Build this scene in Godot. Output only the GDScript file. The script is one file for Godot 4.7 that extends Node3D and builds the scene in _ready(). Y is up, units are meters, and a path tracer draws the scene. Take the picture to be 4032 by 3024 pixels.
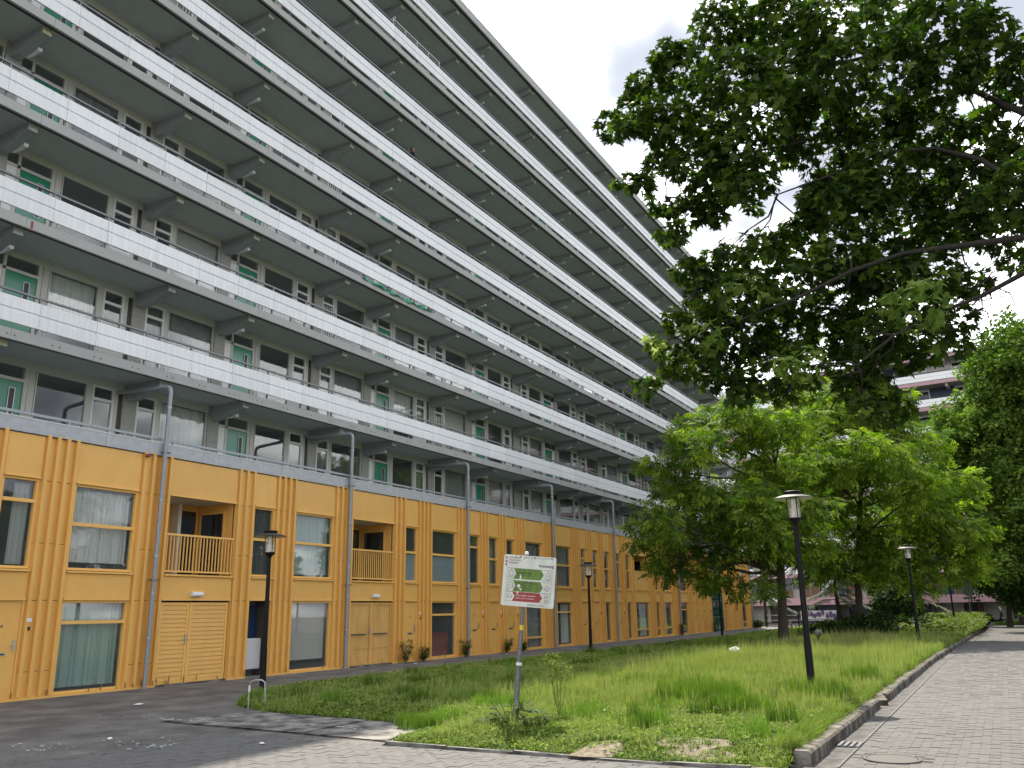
extends Node3D

# ---------------------------------------------------------------- mesh builder
class MB:
	var v := PackedVector3Array()
	var n := PackedVector3Array()
	var c := PackedColorArray()
	var col := Color.WHITE
	func tri(a: Vector3, b: Vector3, d: Vector3) -> void:
		var k := (b - a).cross(d - a).normalized()
		v.append(a); v.append(d); v.append(b)
		for i in 3:
			n.append(k); c.append(col)
	func quad(a: Vector3, b: Vector3, d: Vector3, e: Vector3) -> void:
		tri(a, b, d); tri(a, d, e)
	func trin(a: Vector3, b: Vector3, d: Vector3, na: Vector3, nb: Vector3, nd: Vector3) -> void:
		v.append(a); v.append(d); v.append(b)
		n.append(na); n.append(nd); n.append(nb)
		for i in 3:
			c.append(col)
	func box(a: Vector3, b: Vector3) -> MB:
		var lo := Vector3(minf(a.x, b.x), minf(a.y, b.y), minf(a.z, b.z))
		var hi := Vector3(maxf(a.x, b.x), maxf(a.y, b.y), maxf(a.z, b.z))
		return obox(Transform3D(Basis(), (lo + hi) / 2.0), (hi - lo) / 2.0)
	func obox(t: Transform3D, h: Vector3) -> MB:
		var p := []
		for i in 8:
			p.append(t * Vector3(h.x * (1 if i & 1 else -1), h.y * (1 if i & 2 else -1), h.z * (1 if i & 4 else -1)))
		quad(p[1], p[3], p[7], p[5]); quad(p[0], p[4], p[6], p[2])
		quad(p[2], p[6], p[7], p[3]); quad(p[0], p[1], p[5], p[4])
		quad(p[4], p[5], p[7], p[6]); quad(p[0], p[2], p[3], p[1])
		# make sure that faces look outwards
		return self
	func tube(pts: Array, rad: Array, seg := 8, caps := true) -> MB:
		var rings := []
		var ups := []
		var side := Vector3.ZERO
		for i in pts.size():
			var d: Vector3 = (pts[mini(i + 1, pts.size() - 1)] - pts[maxi(i - 1, 0)]).normalized()
			if side == Vector3.ZERO:
				side = d.cross(Vector3.UP if absf(d.y) < 0.9 else Vector3.RIGHT).normalized()
			else:
				side = (side - d * side.dot(d)).normalized()
			var w := d.cross(side).normalized()
			var ring := []
			var nr := []
			for k in seg:
				var a := TAU * k / seg
				var o := side * cos(a) + w * sin(a)
				nr.append(o); ring.append(pts[i] + o * float(rad[i]))
			rings.append(ring); ups.append(nr)
		for i in pts.size() - 1:
			for k in seg:
				var q := (k + 1) % seg
				trin(rings[i][k], rings[i][q], rings[i + 1][q], ups[i][k], ups[i][q], ups[i + 1][q])
				trin(rings[i][k], rings[i + 1][q], rings[i + 1][k], ups[i][k], ups[i + 1][q], ups[i + 1][k])
		if caps:
			for k in seg:
				var q := (k + 1) % seg
				tri(pts[0], rings[0][q], rings[0][k])
				tri(pts[-1], rings[-1][k], rings[-1][q])
		return self
	func lathe(prof: Array, seg := 16, o := Vector3.ZERO) -> MB:
		for i in prof.size() - 1:
			var p: Vector2 = prof[i]
			var q: Vector2 = prof[i + 1]
			var nn := Vector2(q.y - p.y, p.x - q.x).normalized()
			for k in seg:
				var a := TAU * k / seg
				var b := TAU * (k + 1) / seg
				var A := Vector3(cos(a), 0, sin(a)); var B := Vector3(cos(b), 0, sin(b))
				var na := A * nn.x + Vector3.UP * nn.y; var nb := B * nn.x + Vector3.UP * nn.y
				var a0 := o + A * p.x + Vector3.UP * p.y; var b0 := o + B * p.x + Vector3.UP * p.y
				var a1 := o + A * q.x + Vector3.UP * q.y; var b1 := o + B * q.x + Vector3.UP * q.y
				if p.x > 0.0001:
					trin(a0, b1, b0, na, nb, nb)
				if q.x > 0.0001:
					trin(a0, a1, b1, na, na, nb)
		return self
	# polygon in x,y (counter-clockwise seen from +z), run from z0 (front, larger) to z1
	func prism(poly: Array, z0: float, z1: float) -> MB:
		var m := poly.size()
		for i in m:
			var p: Vector2 = poly[i]
			var q: Vector2 = poly[(i + 1) % m]
			quad(Vector3(p.x, p.y, z0), Vector3(p.x, p.y, z1), Vector3(q.x, q.y, z1), Vector3(q.x, q.y, z0))
		var idx := Geometry2D.triangulate_polygon(PackedVector2Array(poly))
		for i in range(0, idx.size(), 3):
			var t := [poly[idx[i]], poly[idx[i + 1]], poly[idx[i + 2]]]
			var area: float = (t[1] - t[0]).cross(t[2] - t[0])
			if area < 0:
				t = [t[0], t[2], t[1]]
			tri(Vector3(t[0].x, t[0].y, z0), Vector3(t[1].x, t[1].y, z0), Vector3(t[2].x, t[2].y, z0))
			tri(Vector3(t[0].x, t[0].y, z1), Vector3(t[2].x, t[2].y, z1), Vector3(t[1].x, t[1].y, z1))
		return self
	func add(o: MB, t := Transform3D()) -> MB:
		for i in o.v.size():
			v.append(t * o.v[i]); n.append((t.basis * o.n[i]).normalized()); c.append(o.c[i])
		return self
	func mesh() -> ArrayMesh:
		var arr := []
		arr.resize(Mesh.ARRAY_MAX)
		arr[Mesh.ARRAY_VERTEX] = v; arr[Mesh.ARRAY_NORMAL] = n; arr[Mesh.ARRAY_COLOR] = c
		var m := ArrayMesh.new()
		m.add_surface_from_arrays(Mesh.PRIMITIVE_TRIANGLES, arr)
		return m

var M := {}
var T := {}
var rng := RandomNumberGenerator.new()
var fn := FastNoiseLite.new()
var cache := {}

# camera numbers (read off the photograph: 4032 x 3024)
const FOC := 3350.0
const CAM := Vector3(18.4, 1.65, 0.0)
var c_r: Vector3
var c_u: Vector3
var c_f: Vector3

func lens_axes() -> void:
	var p := deg_to_rad(14.95); var r := deg_to_rad(-0.98); var a := deg_to_rad(29.03)
	c_f = Vector3(-sin(a) * cos(p), sin(p), -cos(a) * cos(p))
	var ri := Vector3(cos(a), 0, -sin(a))
	var up := ri.cross(c_f)
	c_r = ri * cos(r) + up * sin(r)
	c_u = c_r.cross(c_f)

# direction of a pixel of the photograph seen 2212 wide; a point on it at that distance along the ground
func at(px: float, py: float, dist: float) -> Vector3:
	var k := 4032.0 / 2212.0
	var d := c_f * FOC + c_r * (px * k - 2016.0) - c_u * (py * k - 1512.0)
	return CAM + d * (dist / Vector2(d.x, d.z).length())

# ---------------------------------------------------------------- nodes
func obj(called: String, m, material: Material, parent: Node = self, pos := Vector3.ZERO) -> MeshInstance3D:
	var o := MeshInstance3D.new()
	o.name = called
	o.mesh = m.mesh() if m is MB else m
	o.material_override = material
	o.position = pos
	parent.add_child(o, true)
	return o

func tag(o: Node, label: String, category: String, group := "") -> Node:
	o.set_meta("label", label); o.set_meta("category", category)
	if group:
		o.set_meta("group", group)
	return o

func thing(called: String, label: String, category: String, pos := Vector3.ZERO, group := "") -> Node3D:
	var o := Node3D.new()
	o.name = called
	add_child(o, true)
	o.position = pos
	tag(o, label, category, group)
	return o

func struct(called: String, m, material: Material, label := "") -> MeshInstance3D:
	var o := obj(called, m, material)
	o.set_meta("kind", "structure")
	if label:
		o.set_meta("label", label)
	return o

func multi(called: String, m, material: Material, xf: Array, cols: Array, parent: Node = self) -> MultiMeshInstance3D:
	var mm := MultiMesh.new()
	mm.transform_format = MultiMesh.TRANSFORM_3D
	mm.use_colors = true
	mm.mesh = m.mesh() if m is MB else m
	mm.mesh.surface_set_material(0, material)
	mm.instance_count = xf.size()
	for i in xf.size():
		mm.set_instance_transform(i, xf[i])
		mm.set_instance_color(i, cols[i])
	var o := MultiMeshInstance3D.new()
	o.name = called
	o.multimesh = mm
	o.material_override = material
	parent.add_child(o, true)
	o.set_meta("kind", "stuff")
	return o

# ---------------------------------------------------------------- materials
func noise_tex(called: String, freq: float, lo: float, hi: float, kind := FastNoiseLite.TYPE_SIMPLEX_SMOOTH, oct := 4, size := 512, seed_ := 1) -> void:
	var f := FastNoiseLite.new()
	f.noise_type = kind; f.frequency = freq; f.fractal_octaves = oct; f.seed = seed_
	var g := Gradient.new()
	g.set_color(0, Color(lo, lo, lo)); g.set_color(1, Color(hi, hi, hi))
	var t := NoiseTexture2D.new()
	t.width = size; t.height = size; t.seamless = true; t.noise = f; t.color_ramp = g
	T[called] = t

func bump_tex(called: String, freq: float, strength: float, kind := FastNoiseLite.TYPE_SIMPLEX_SMOOTH) -> void:
	var f := FastNoiseLite.new()
	f.noise_type = kind; f.frequency = freq; f.fractal_octaves = 5; f.seed = 5
	var t := NoiseTexture2D.new()
	t.width = 512; t.height = 512; t.seamless = true; t.noise = f; t.as_normal_map = true; t.bump_strength = strength
	T[called] = t

func mat(called: String, r: float, g: float, b: float, rough := 0.8, tex := "", scale := Vector3.ONE, bump := "", metal := 0.0) -> StandardMaterial3D:
	var m := StandardMaterial3D.new()
	m.resource_name = called
	m.albedo_color = Color(r, g, b).linear_to_srgb()
	m.roughness = rough
	m.metallic = metal
	if tex or bump:
		m.uv1_triplanar = true; m.uv1_world_triplanar = true; m.uv1_scale = scale
	if tex:
		m.albedo_texture = T[tex]
	if bump:
		m.normal_enabled = true; m.normal_texture = T[bump]
	M[called] = m
	return m

func leafmat(called: String, k: float, back: float, rough := 0.5) -> void:
	var m := mat(called, k, k, k, rough)
	m.vertex_color_use_as_albedo = true
	m.backlight_enabled = true
	m.backlight = Color(back * 0.75, back, back * 0.28).linear_to_srgb()
	m.metallic_specular = 0.3

func glass(called: String, r: float, g: float, b: float, a: float, spec := 0.62) -> void:
	var m := StandardMaterial3D.new()
	m.resource_name = called
	var k := Color(r, g, b).linear_to_srgb(); k.a = a
	m.albedo_color = k
	m.transparency = BaseMaterial3D.TRANSPARENCY_ALPHA
	m.roughness = 0.02
	m.metallic_specular = spec
	M[called] = m

func make_materials() -> void:
	noise_tex("soft", 0.012, 0.88, 1.0)
	noise_tex("faint", 0.012, 0.955, 1.0, FastNoiseLite.TYPE_SIMPLEX_SMOOTH, 5, 512, 29)
	noise_tex("patch", 0.02, 0.62, 1.0, FastNoiseLite.TYPE_SIMPLEX_SMOOTH, 5, 512, 3)
	noise_tex("grain", 0.12, 0.72, 1.0, FastNoiseLite.TYPE_SIMPLEX_SMOOTH, 3, 512, 7)
	noise_tex("streak", 0.02, 0.935, 1.0, FastNoiseLite.TYPE_SIMPLEX_SMOOTH, 4, 512, 11)
	noise_tex("stain", 0.008, 0.35, 1.25, FastNoiseLite.TYPE_SIMPLEX_SMOOTH, 6, 512, 15)
	noise_tex("bark", 0.05, 0.45, 1.0, FastNoiseLite.TYPE_SIMPLEX, 4, 512, 21)
	bump_tex("bump", 0.06, 3.0)
	bump_tex("fine", 0.25, 2.0)
	# the long building
	for i in 3:
		var k: float = [1.0, 0.975, 1.02][i]
		mat("yellow%d" % i, 0.82 * k, 0.455 * k, 0.112 * k, 0.5, "faint", Vector3(0.25, 0.14, 0.25))
	mat("yellow_dirty", 0.74, 0.42, 0.12, 0.6, "soft", Vector3(0.35, 0.12, 0.35))
	mat("yellow_frame", 0.84, 0.48, 0.125, 0.45)
	mat("yellow_in", 0.82, 0.455, 0.112, 0.55)
	for i in 3:
		var k: float = [1.0, 0.96, 1.03][i]
		mat("white_panel%d" % i, 0.80 * k, 0.815 * k, 0.84 * k, 0.42, "streak", Vector3(0.9, 0.07, 0.9))
	mat("fascia", 0.40, 0.402, 0.395, 0.75, "faint", Vector3(0.3, 0.3, 0.3))
	mat("slab", 0.47, 0.51, 0.52, 0.9, "faint", Vector3(0.3, 0.3, 0.3))
	mat("bracket", 0.34, 0.37, 0.385, 0.8, "soft", Vector3(0.9, 0.9, 0.9))
	mat("bracket_tip", 0.56, 0.57, 0.56, 0.8)
	mat("bracket_tip_old", 0.62, 0.58, 0.44, 0.8)
	mat("dark_strip", 0.05, 0.045, 0.042, 0.9, "grain", Vector3(4, 4, 4))  # near-black brown for the strip behind the edge beams
	mat("rail_steel", 0.17, 0.175, 0.185, 0.45, "", Vector3.ONE, "", 0.4)
	mat("splash", 0.36, 0.23, 0.08, 0.9, "patch", Vector3(4, 4, 4))
	mat("beige", 0.50, 0.49, 0.45, 0.6)
	mat("pier", 0.36, 0.355, 0.325, 0.85, "soft", Vector3(0.9, 0.9, 0.9))
	mat("white_paint", 0.68, 0.68, 0.66, 0.5)
	mat("green_door", 0.016, 0.205, 0.12, 0.25)
	mat("brown_strip", 0.055, 0.045, 0.045, 0.6)
	mat("gasket", 0.03, 0.03, 0.03, 0.5)
	mat("steel", 0.40, 0.42, 0.44, 0.4, "", Vector3.ONE, "", 0.5)
	mat("pipe", 0.33, 0.36, 0.39, 0.45, "soft", Vector3(2, 2, 2), "", 0.3)
	mat("grey_strip", 0.47, 0.49, 0.52, 0.5, "soft", Vector3(0.6, 0.6, 0.6))
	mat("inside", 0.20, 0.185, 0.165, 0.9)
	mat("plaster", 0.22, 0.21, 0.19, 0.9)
	glass("pane", 0.30, 0.36, 0.36, 0.03, 0.6)
	M.pane.metallic = 0.04
	glass("pane_green", 0.01, 0.10, 0.07, 0.5, 0.6)
	glass("lamp_glass", 0.75, 0.72, 0.62, 0.3, 0.5)
	mat("frosted", 0.33, 0.42, 0.44, 0.35, "grain", Vector3(9, 9, 9))
	mat("curtain_white", 0.62, 0.66, 0.64, 0.9)
	mat("curtain_grey", 0.24, 0.26, 0.26, 0.9)
	mat("curtain_green", 0.30, 0.42, 0.38, 0.9)
	mat("curtain_dark", 0.07, 0.075, 0.08, 0.9)
	mat("blind", 0.50, 0.49, 0.46, 0.8)
	mat("red_box", 0.18, 0.02, 0.02, 0.5)
	mat("blue_panel", 0.02, 0.05, 0.16, 0.5)
	mat("lamp_white", 0.72, 0.73, 0.74, 0.35)
	mat("black", 0.012, 0.012, 0.013, 0.5)
	mat("red", 0.22, 0.03, 0.025, 0.5)
	mat("handle", 0.45, 0.45, 0.45, 0.3, "", Vector3.ONE, "", 0.8)
	mat("green_metal", 0.015, 0.11, 0.075, 0.45)
	mat("tarp", 0.03, 0.27, 0.16, 0.45)
	# ground
	mat("asphalt", 0.205, 0.199, 0.193, 0.8, "patch", Vector3(0.09, 0.09, 0.09), "fine")
	mat("soil", 0.10, 0.085, 0.055, 0.95, "patch", Vector3(0.4, 0.4, 0.4), "bump")
	mat("worn", 0.27, 0.225, 0.165, 0.95, "patch", Vector3(0.8, 0.8, 0.8), "bump")
	mat("turf", 0.085, 0.13, 0.03, 0.95, "patch", Vector3(0.3, 0.3, 0.3), "bump")
	mat("sand", 0.162, 0.16, 0.156, 0.95, "patch", Vector3(0.5, 0.5, 0.5), "fine")
	mat("concrete", 0.27, 0.262, 0.245, 0.9, "stain", Vector3(0.5, 0.5, 0.5), "fine")
	mat("kerb0", 0.22, 0.205, 0.175, 0.9, "stain", Vector3(0.9, 0.9, 0.9), "bump")
	mat("kerb1", 0.18, 0.162, 0.13, 0.9, "stain", Vector3(0.7, 0.7, 0.7), "bump")
	mat("gutter", 0.22, 0.217, 0.21, 0.9, "patch", Vector3(0.8, 0.8, 0.8), "fine")
	var bm := mat("brick", 1, 1, 1, 0.85, "grain", Vector3(3, 3, 3), "fine")
	bm.vertex_color_use_as_albedo = true
	for i in 4:
		var k: float = [1.0, 0.96, 1.04, 0.98][i]
		mat("brick%d" % i, 0.182 * k, 0.182 * k, 0.18 * k, 0.85, "grain", Vector3(3, 3, 3), "fine")
	mat("iron", 0.10, 0.095, 0.09, 0.6, "grain", Vector3(6, 6, 6))
	mat("drain_dark", 0.01, 0.01, 0.01, 0.9)
	# street things
	mat("post_black", 0.008, 0.009, 0.011, 0.45).metallic_specular = 0.3
	mat("post_mossy", 0.02, 0.026, 0.012, 0.7, "patch", Vector3(3, 3, 3))
	mat("hat", 0.06, 0.062, 0.062, 0.45)
	mat("hat_under", 0.62, 0.60, 0.52, 0.5)
	mat("lamp_core", 0.78, 0.77, 0.72, 0.5)
	mat("sign_white", 0.72, 0.72, 0.66, 0.4, "soft", Vector3(1.4, 0.3, 1.4))
	mat("sign_green", 0.17, 0.30, 0.03, 0.45, "patch", Vector3(2.5, 0.9, 2.5))
	mat("sign_red", 0.30, 0.03, 0.03, 0.45)
	mat("ink", 0.02, 0.02, 0.02, 0.6)
	mat("ink_red", 0.30, 0.025, 0.03, 0.6)
	mat("moss", 0.22, 0.23, 0.13, 0.9, "patch", Vector3(4, 4, 4))
	mat("galv", 0.24, 0.255, 0.27, 0.5, "patch", Vector3(2, 2, 2), "", 0.3)
	mat("yellow_sticker", 0.65, 0.5, 0.03, 0.5)
	mat("bag", 0.78, 0.80, 0.82, 0.3)
	mat("hydrant_red", 0.20, 0.04, 0.03, 0.7, "patch", Vector3(6, 6, 6))
	mat("hydrant_grey", 0.28, 0.27, 0.24, 0.8, "patch", Vector3(6, 6, 6))
	# plants
	var wb := mat("bark", 0.13, 0.105, 0.075, 0.95, "bark", Vector3(2.2, 0.6, 2.2), "bump")
	wb.normal_scale = 1.5
	mat("bark_dark", 0.055, 0.046, 0.036, 0.95, "bark", Vector3(3, 1, 3), "bump")
	leafmat("maple_leaf", 1.0, 0.8, 0.55)
	leafmat("walnut_leaf", 1.0, 0.95, 0.65)
	leafmat("lime_leaf", 1.0, 0.6, 0.65)
	leafmat("needle", 1.0, 0.05, 0.6)
	leafmat("shrub_leaf", 1.0, 0.5, 0.65)
	leafmat("blade", 1.0, 0.7, 0.75)
	# far building
	mat("pink", 0.55, 0.34, 0.37, 0.7, "soft", Vector3(0.5, 0.5, 0.5))
	mat("far_white", 0.86, 0.87, 0.88, 0.5)
	mat("far_wall", 0.56, 0.545, 0.53, 0.85)
	mat("far_brown", 0.17, 0.10, 0.06, 0.8)
	mat("far_blue", 0.025, 0.045, 0.09, 0.5)
	mat("far_grey", 0.34, 0.33, 0.31, 0.8)
	mat("far_dark", 0.05, 0.05, 0.055, 0.7)
	glass("far_pane", 0.03, 0.035, 0.04, 0.85, 0.65)
	# people
	var pm := mat("person_skin", 1, 1, 1, 0.7)
	pm.vertex_color_use_as_albedo = true

# ---------------------------------------------------------------- sky
func make_sky() -> void:
	var w := 1024
	var h := 512
	var im := Image.create(w, h, false, Image.FORMAT_RGBF)
	var a := FastNoiseLite.new()
	a.noise_type = FastNoiseLite.TYPE_SIMPLEX_SMOOTH; a.fractal_octaves = 6; a.frequency = 1.5; a.seed = 3
	var b := FastNoiseLite.new()
	b.noise_type = FastNoiseLite.TYPE_SIMPLEX_SMOOTH; b.fractal_octaves = 4; b.frequency = 0.32; b.seed = 53
	for y in h:
		var el := (0.5 - (y + 0.5) / h) * PI
		for x in w:
			var az := (x + 0.5) / w * TAU
			var d := Vector3(sin(az) * cos(el), sin(el), -cos(az) * cos(el))
			var k := Color(0.8, 0.8, 0.8)
			if d.y > 0:
				var q := d / (d.y + 0.22)
				var t := a.get_noise_3d(q.x * 1.7, 3.0, q.z * 1.7) * 0.75 + b.get_noise_3d(q.x * 1.7, 7.0, q.z * 1.7) * 0.7
				t = clampf(0.44 + t * 1.5, 0.0, 1.0)
				t = pow(t * t * (3.0 - 2.0 * t), 1.9)
				var thin := Color(0.385, 0.415, 0.485)
				var thick := Color(2.15, 2.16, 2.18)
				k = thin.lerp(thick, t)
			im.set_pixel(x, y, k)
	var sm := PanoramaSkyMaterial.new()
	sm.panorama = ImageTexture.create_from_image(im)
	var sky := Sky.new()
	sky.sky_material = sm
	var e := Environment.new()
	e.background_mode = Environment.BG_SKY
	e.sky = sky
	e.tonemap_mode = Environment.TONE_MAPPER_LINEAR
	e.tonemap_exposure = 1.8
	e.sdfgi_enabled = true; e.ssao_enabled = true; e.ssil_enabled = true
	var we := WorldEnvironment.new()
	we.environment = e
	add_child(we)

func _ready() -> void:
	rng.seed = 20240
	lens_axes()
	var cam := Camera3D.new()
	cam.name = "camera"
	cam.transform = Transform3D(Basis(c_r, c_u, -c_f), CAM)
	cam.fov = rad_to_deg(2.0 * atan(1512.0 / FOC))
	cam.near = 0.1; cam.far = 1200.0
	add_child(cam)
	make_sky()
	var sun := DirectionalLight3D.new()
	sun.name = "sun"
	var el := deg_to_rad(54.0); var ph := deg_to_rad(29.0)
	var to := Vector3(-sin(ph) * cos(el), sin(el), -cos(ph) * cos(el))
	sun.transform = Transform3D(Basis.looking_at(-to, Vector3.UP), to * 100.0)
	sun.light_energy = 1.5
	sun.light_color = Color(1.0, 0.955, 0.88)
	sun.light_angular_distance = 0.6
	sun.shadow_enabled = true
	add_child(sun)
	make_materials()
	make_ground()
	make_building()
	make_far_building()
	make_lamps()
	make_sign()
	make_street_things()
	make_people()
	make_trees()
	make_grass()

# ---------------------------------------------------------------- ground
func sheet(poly: Array, y: float) -> MB:
	var m := MB.new()
	var idx := Geometry2D.triangulate_polygon(PackedVector2Array(poly))
	for i in range(0, idx.size(), 3):
		var p := []
		for k in 3:
			var q: Vector2 = poly[idx[i + k]]
			p.append(Vector3(q.x, y, q.y))
		if (p[1] - p[0]).cross(p[2] - p[0]).y < 0:
			p = [p[0], p[2], p[1]]
		m.tri(p[0], p[1], p[2])
	return m

# the lawn's outline on the ground (x, z) and its height
var lawn := [Vector2(3.5, -15.4), Vector2(4.2, -13.8), Vector2(5.4, -12.5), Vector2(6.6, -11.95), Vector2(10.75, -11.4), Vector2(11.1, -9.75), Vector2(16.12, -9.72), Vector2(16.2, -30.0), Vector2(16.6, -48.0), Vector2(17.0, -58.0), Vector2(17.1, -70.0), Vector2(16.8, -79.0), Vector2(14.0, -82.0), Vector2(4.4, -82.0), Vector2(4.2, -45.0), Vector2(3.9, -31.0), Vector2(3.3, -22.0)]

func lawn_y(x: float, z: float) -> float:
	# low at the path and forecourt, level with the kerb top along the road
	var d := 9.0
	for i in [13, 14, 15, 16, 0, 1, 2, 3, 4, 5]:
		var a: Vector2 = lawn[i]
		var b: Vector2 = lawn[(i + 1) % lawn.size()]
		d = minf(d, Geometry2D.get_closest_point_to_segment(Vector2(x, z), a, b).distance_to(Vector2(x, z)))
	var e := smoothstep(0.0, 0.9, d)
	return 0.008 + (0.10 + 0.045 * clampf(x - 15.0, 0.0, 1.0)) * e + 0.035 * fn.get_noise_2d(x * 14.0, z * 14.0) * e + 0.25 * clampf((-z - 42.0) / 20.0, 0.0, 1.0) * clampf((x - 8.0) / 6.0, 0.0, 1.0)

func make_ground() -> void:
	fn.seed = 3; fn.frequency = 0.03; fn.fractal_octaves = 3
	struct("ground", sheet([Vector2(-300, 200), Vector2(-300, -500), Vector2(400, -500), Vector2(400, 200)], -0.05), M.soil, "bare earth under everything")
	struct("footpath", sheet([Vector2(-0.3, 40), Vector2(-0.3, -86), Vector2(5.2, -86), Vector2(5.0, -45), Vector2(4.6, -31), Vector2(4.2, -15.0), Vector2(7.2, -11.5), Vector2(10.8, -10.9), Vector2(11.2, -9.0), Vector2(8.0, -9.0), Vector2(8.0, 40)], 0.0), M.asphalt, "dark worn paving along the yellow ground floor")
	struct("road", sheet([Vector2(8.0, 40), Vector2(8.0, -9.4), Vector2(16.3, -9.6), Vector2(16.4, -48), Vector2(17.05, -60), Vector2(17.15, -70), Vector2(17.5, -76.3), Vector2(60, -76.3), Vector2(60, -64), Vector2(24.5, -64), Vector2(24.0, 40)], 0.002), M.sand, "grey brick road curving past the lawn")
	struct("verge", sheet([Vector2(24.2, 60), Vector2(24.2, -64.2), Vector2(70, -64.2), Vector2(70, 60)], 0.0), M.turf, "grass verge across the road")
	struct("far_verge", sheet([Vector2(17.6, -76.2), Vector2(60, -76.2), Vector2(60, -88), Vector2(17.2, -88)], 0.03), M.turf, "grass strip before the far building")
	# lawn: a gently heaved sheet
	var m := MB.new()
	var pl := PackedVector2Array(lawn)
	var st := 0.5
	var z := -9.5
	while z > -83.0:
		var x := 3.0
		while x < 17.5:
			var cell := PackedVector2Array([Vector2(x, z), Vector2(x + st, z), Vector2(x + st, z - st), Vector2(x, z - st)])
			for piece in Geometry2D.intersect_polygons(cell, pl):
				var idx := Geometry2D.triangulate_polygon(piece)
				for i in range(0, idx.size(), 3):
					var p := []
					for k in 3:
						var q: Vector2 = piece[idx[i + k]]
						p.append(Vector3(q.x, lawn_y(q.x, q.y), q.y))
					if (p[1] - p[0]).cross(p[2] - p[0]).y < 0:
						p = [p[0], p[2], p[1]]
					m.tri(p[0], p[1], p[2])
			x += st
		z -= st
	struct("lawn", m, M.turf, "rough uncut lawn between path and road")
	# bare worn patches
	for b in [[13.95, -9.95, 0.28, 0.5], [14.95, -10.55, 0.55, 0.35], [15.2, -10.05, 0.45, 0.25]]:
		var poly := []
		for k in 14:
			var a := TAU * k / 14.0
			var r := 0.75 + 0.4 * rng.randf()
			poly.append(Vector2(b[0] + cos(a) * b[2] * r, b[1] + sin(a) * b[3] * r))
		var pm := sheet(poly, 0.0)
		for i in pm.v.size():
			pm.v[i].y = lawn_y(pm.v[i].x, pm.v[i].z) + 0.012
		struct("worn_earth", pm, M.worn, "bare sandy patch worn in the lawn")
	# concrete slab between lawn and forecourt, in three plates
	var sl := struct("concrete_slab", sheet([Vector2(6.1, -10.1), Vector2(6.6, -11.75), Vector2(10.72, -11.3), Vector2(11.05, -9.72)], 0.006), M.concrete, "worn pale concrete slab beside the lawn corner")
	for k in 3:
		var a := Vector2(6.15, -10.12).lerp(Vector2(11.0, -9.74), k / 3.0 + 0.004); var b2 := Vector2(6.15, -10.12).lerp(Vector2(11.0, -9.74), (k + 1) / 3.0 - 0.004)
		var c2 := Vector2(6.62, -11.72).lerp(Vector2(10.7, -11.28), (k + 1) / 3.0 - 0.004); var d2 := Vector2(6.62, -11.72).lerp(Vector2(10.7, -11.28), k / 3.0 + 0.004)
		obj("concrete_plate", sheet([a, b2, c2, d2], 0.02 + 0.004 * (k % 2)), M.concrete, sl)
	# edging stones along the front of the lawn, some sunken
	var ed := struct("lawn_edging", MB.new().box(Vector3(11.1, -0.04, -9.64), Vector3(16.0, -0.02, -9.56)), M.concrete, "thin concrete edging along the lawn front")
	var ex := 11.1
	while ex < 15.9:
		var l := 0.95
		var t := Transform3D(Basis(Vector3.UP, rng.randf_range(-0.03, 0.03)) * Basis(Vector3(0, 0, 1), rng.randf_range(-0.02, 0.02)), Vector3(ex + l / 2, rng.randf_range(-0.02, 0.02), -9.6 + rng.randf_range(-0.02, 0.02)))
		obj("edging_stone", MB.new().obox(t, Vector3(l / 2 - 0.01, 0.04, 0.03)), M.concrete, ed)
		ex += l
	# kerb: single stones, and the gutter of concrete plates before it
	var kb := struct("kerb", MB.new().box(Vector3(16.14, -0.05, -10.1), Vector3(16.3, 0.0, -58.0)), M.kerb1, "weathered concrete kerb along the road")
	var gt := struct("gutter", MB.new().box(Vector3(16.42, -0.05, -9.2), Vector3(16.66, -0.012, -58)), M.gutter, "concrete gutter plates along the kerb")
	z = -10.12
	var i2 := 0
	while z > -62.0:
		var l := 1.0
		var f := func(w): return 16.12 + (0.0 if w > -28.0 else 0.018 * (-28.0 - w))
		var x0: float = f.call(z - 0.5)
		var gap := i2 == 6
		if not gap:
			var hh := 0.145 + rng.randf_range(-0.012, 0.012)
			var poly := [Vector2(-0.06, -0.08), Vector2(0.13, -0.08), Vector2(0.12, hh - 0.025), Vector2(0.095, hh), Vector2(-0.05, hh), Vector2(-0.06, hh - 0.02)]
			var o := obj("kerbstone", MB.new().prism(poly, l / 2 - 0.006, -l / 2 + 0.006), M["kerb%d" % (i2 % 2)], kb, Vector3(x0 + 0.12 + rng.randf_range(-0.012, 0.012), 0.0, z - l / 2))
			o.rotation = Vector3(rng.randf_range(-0.006, 0.006), rng.randf_range(-0.012, 0.012), rng.randf_range(-0.03, 0.02))
		else:
			var t := Transform3D(Basis(Vector3(0, 1, 0), 0.25) * Basis(Vector3(1, 0, 0), 0.1), Vector3(x0 + 0.14, 0.03, z - 0.6))
			obj("kerbstone", MB.new().obox(t, Vector3(0.11, 0.09, 0.3)), M.kerb1, kb)
		var g := obj("gutter_plate", MB.new().prism([Vector2(0, -0.04), Vector2(0.27, -0.04), Vector2(0.27, 0.014), Vector2(0.22, 0.0), Vector2(0.0, -0.004)], l / 2 - 0.004, -l / 2 + 0.004), M.gutter, gt, Vector3(x0 + 0.255, 0.0, z - l / 2))
		g.rotation.y = rng.randf_range(-0.004, 0.004)
		z -= l; i2 += 1
	# drain grate in the gutter and a manhole cover in the road
	var dg := thing("drain_grate", "iron drain grate set in the gutter by the kerb", "drain", Vector3(16.52, 0.0, -11.75))
	obj("drain_box", MB.new().box(Vector3(-0.13, -0.02, -0.2), Vector3(0.13, 0.008, 0.2)), M.drain_dark, dg)
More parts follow.
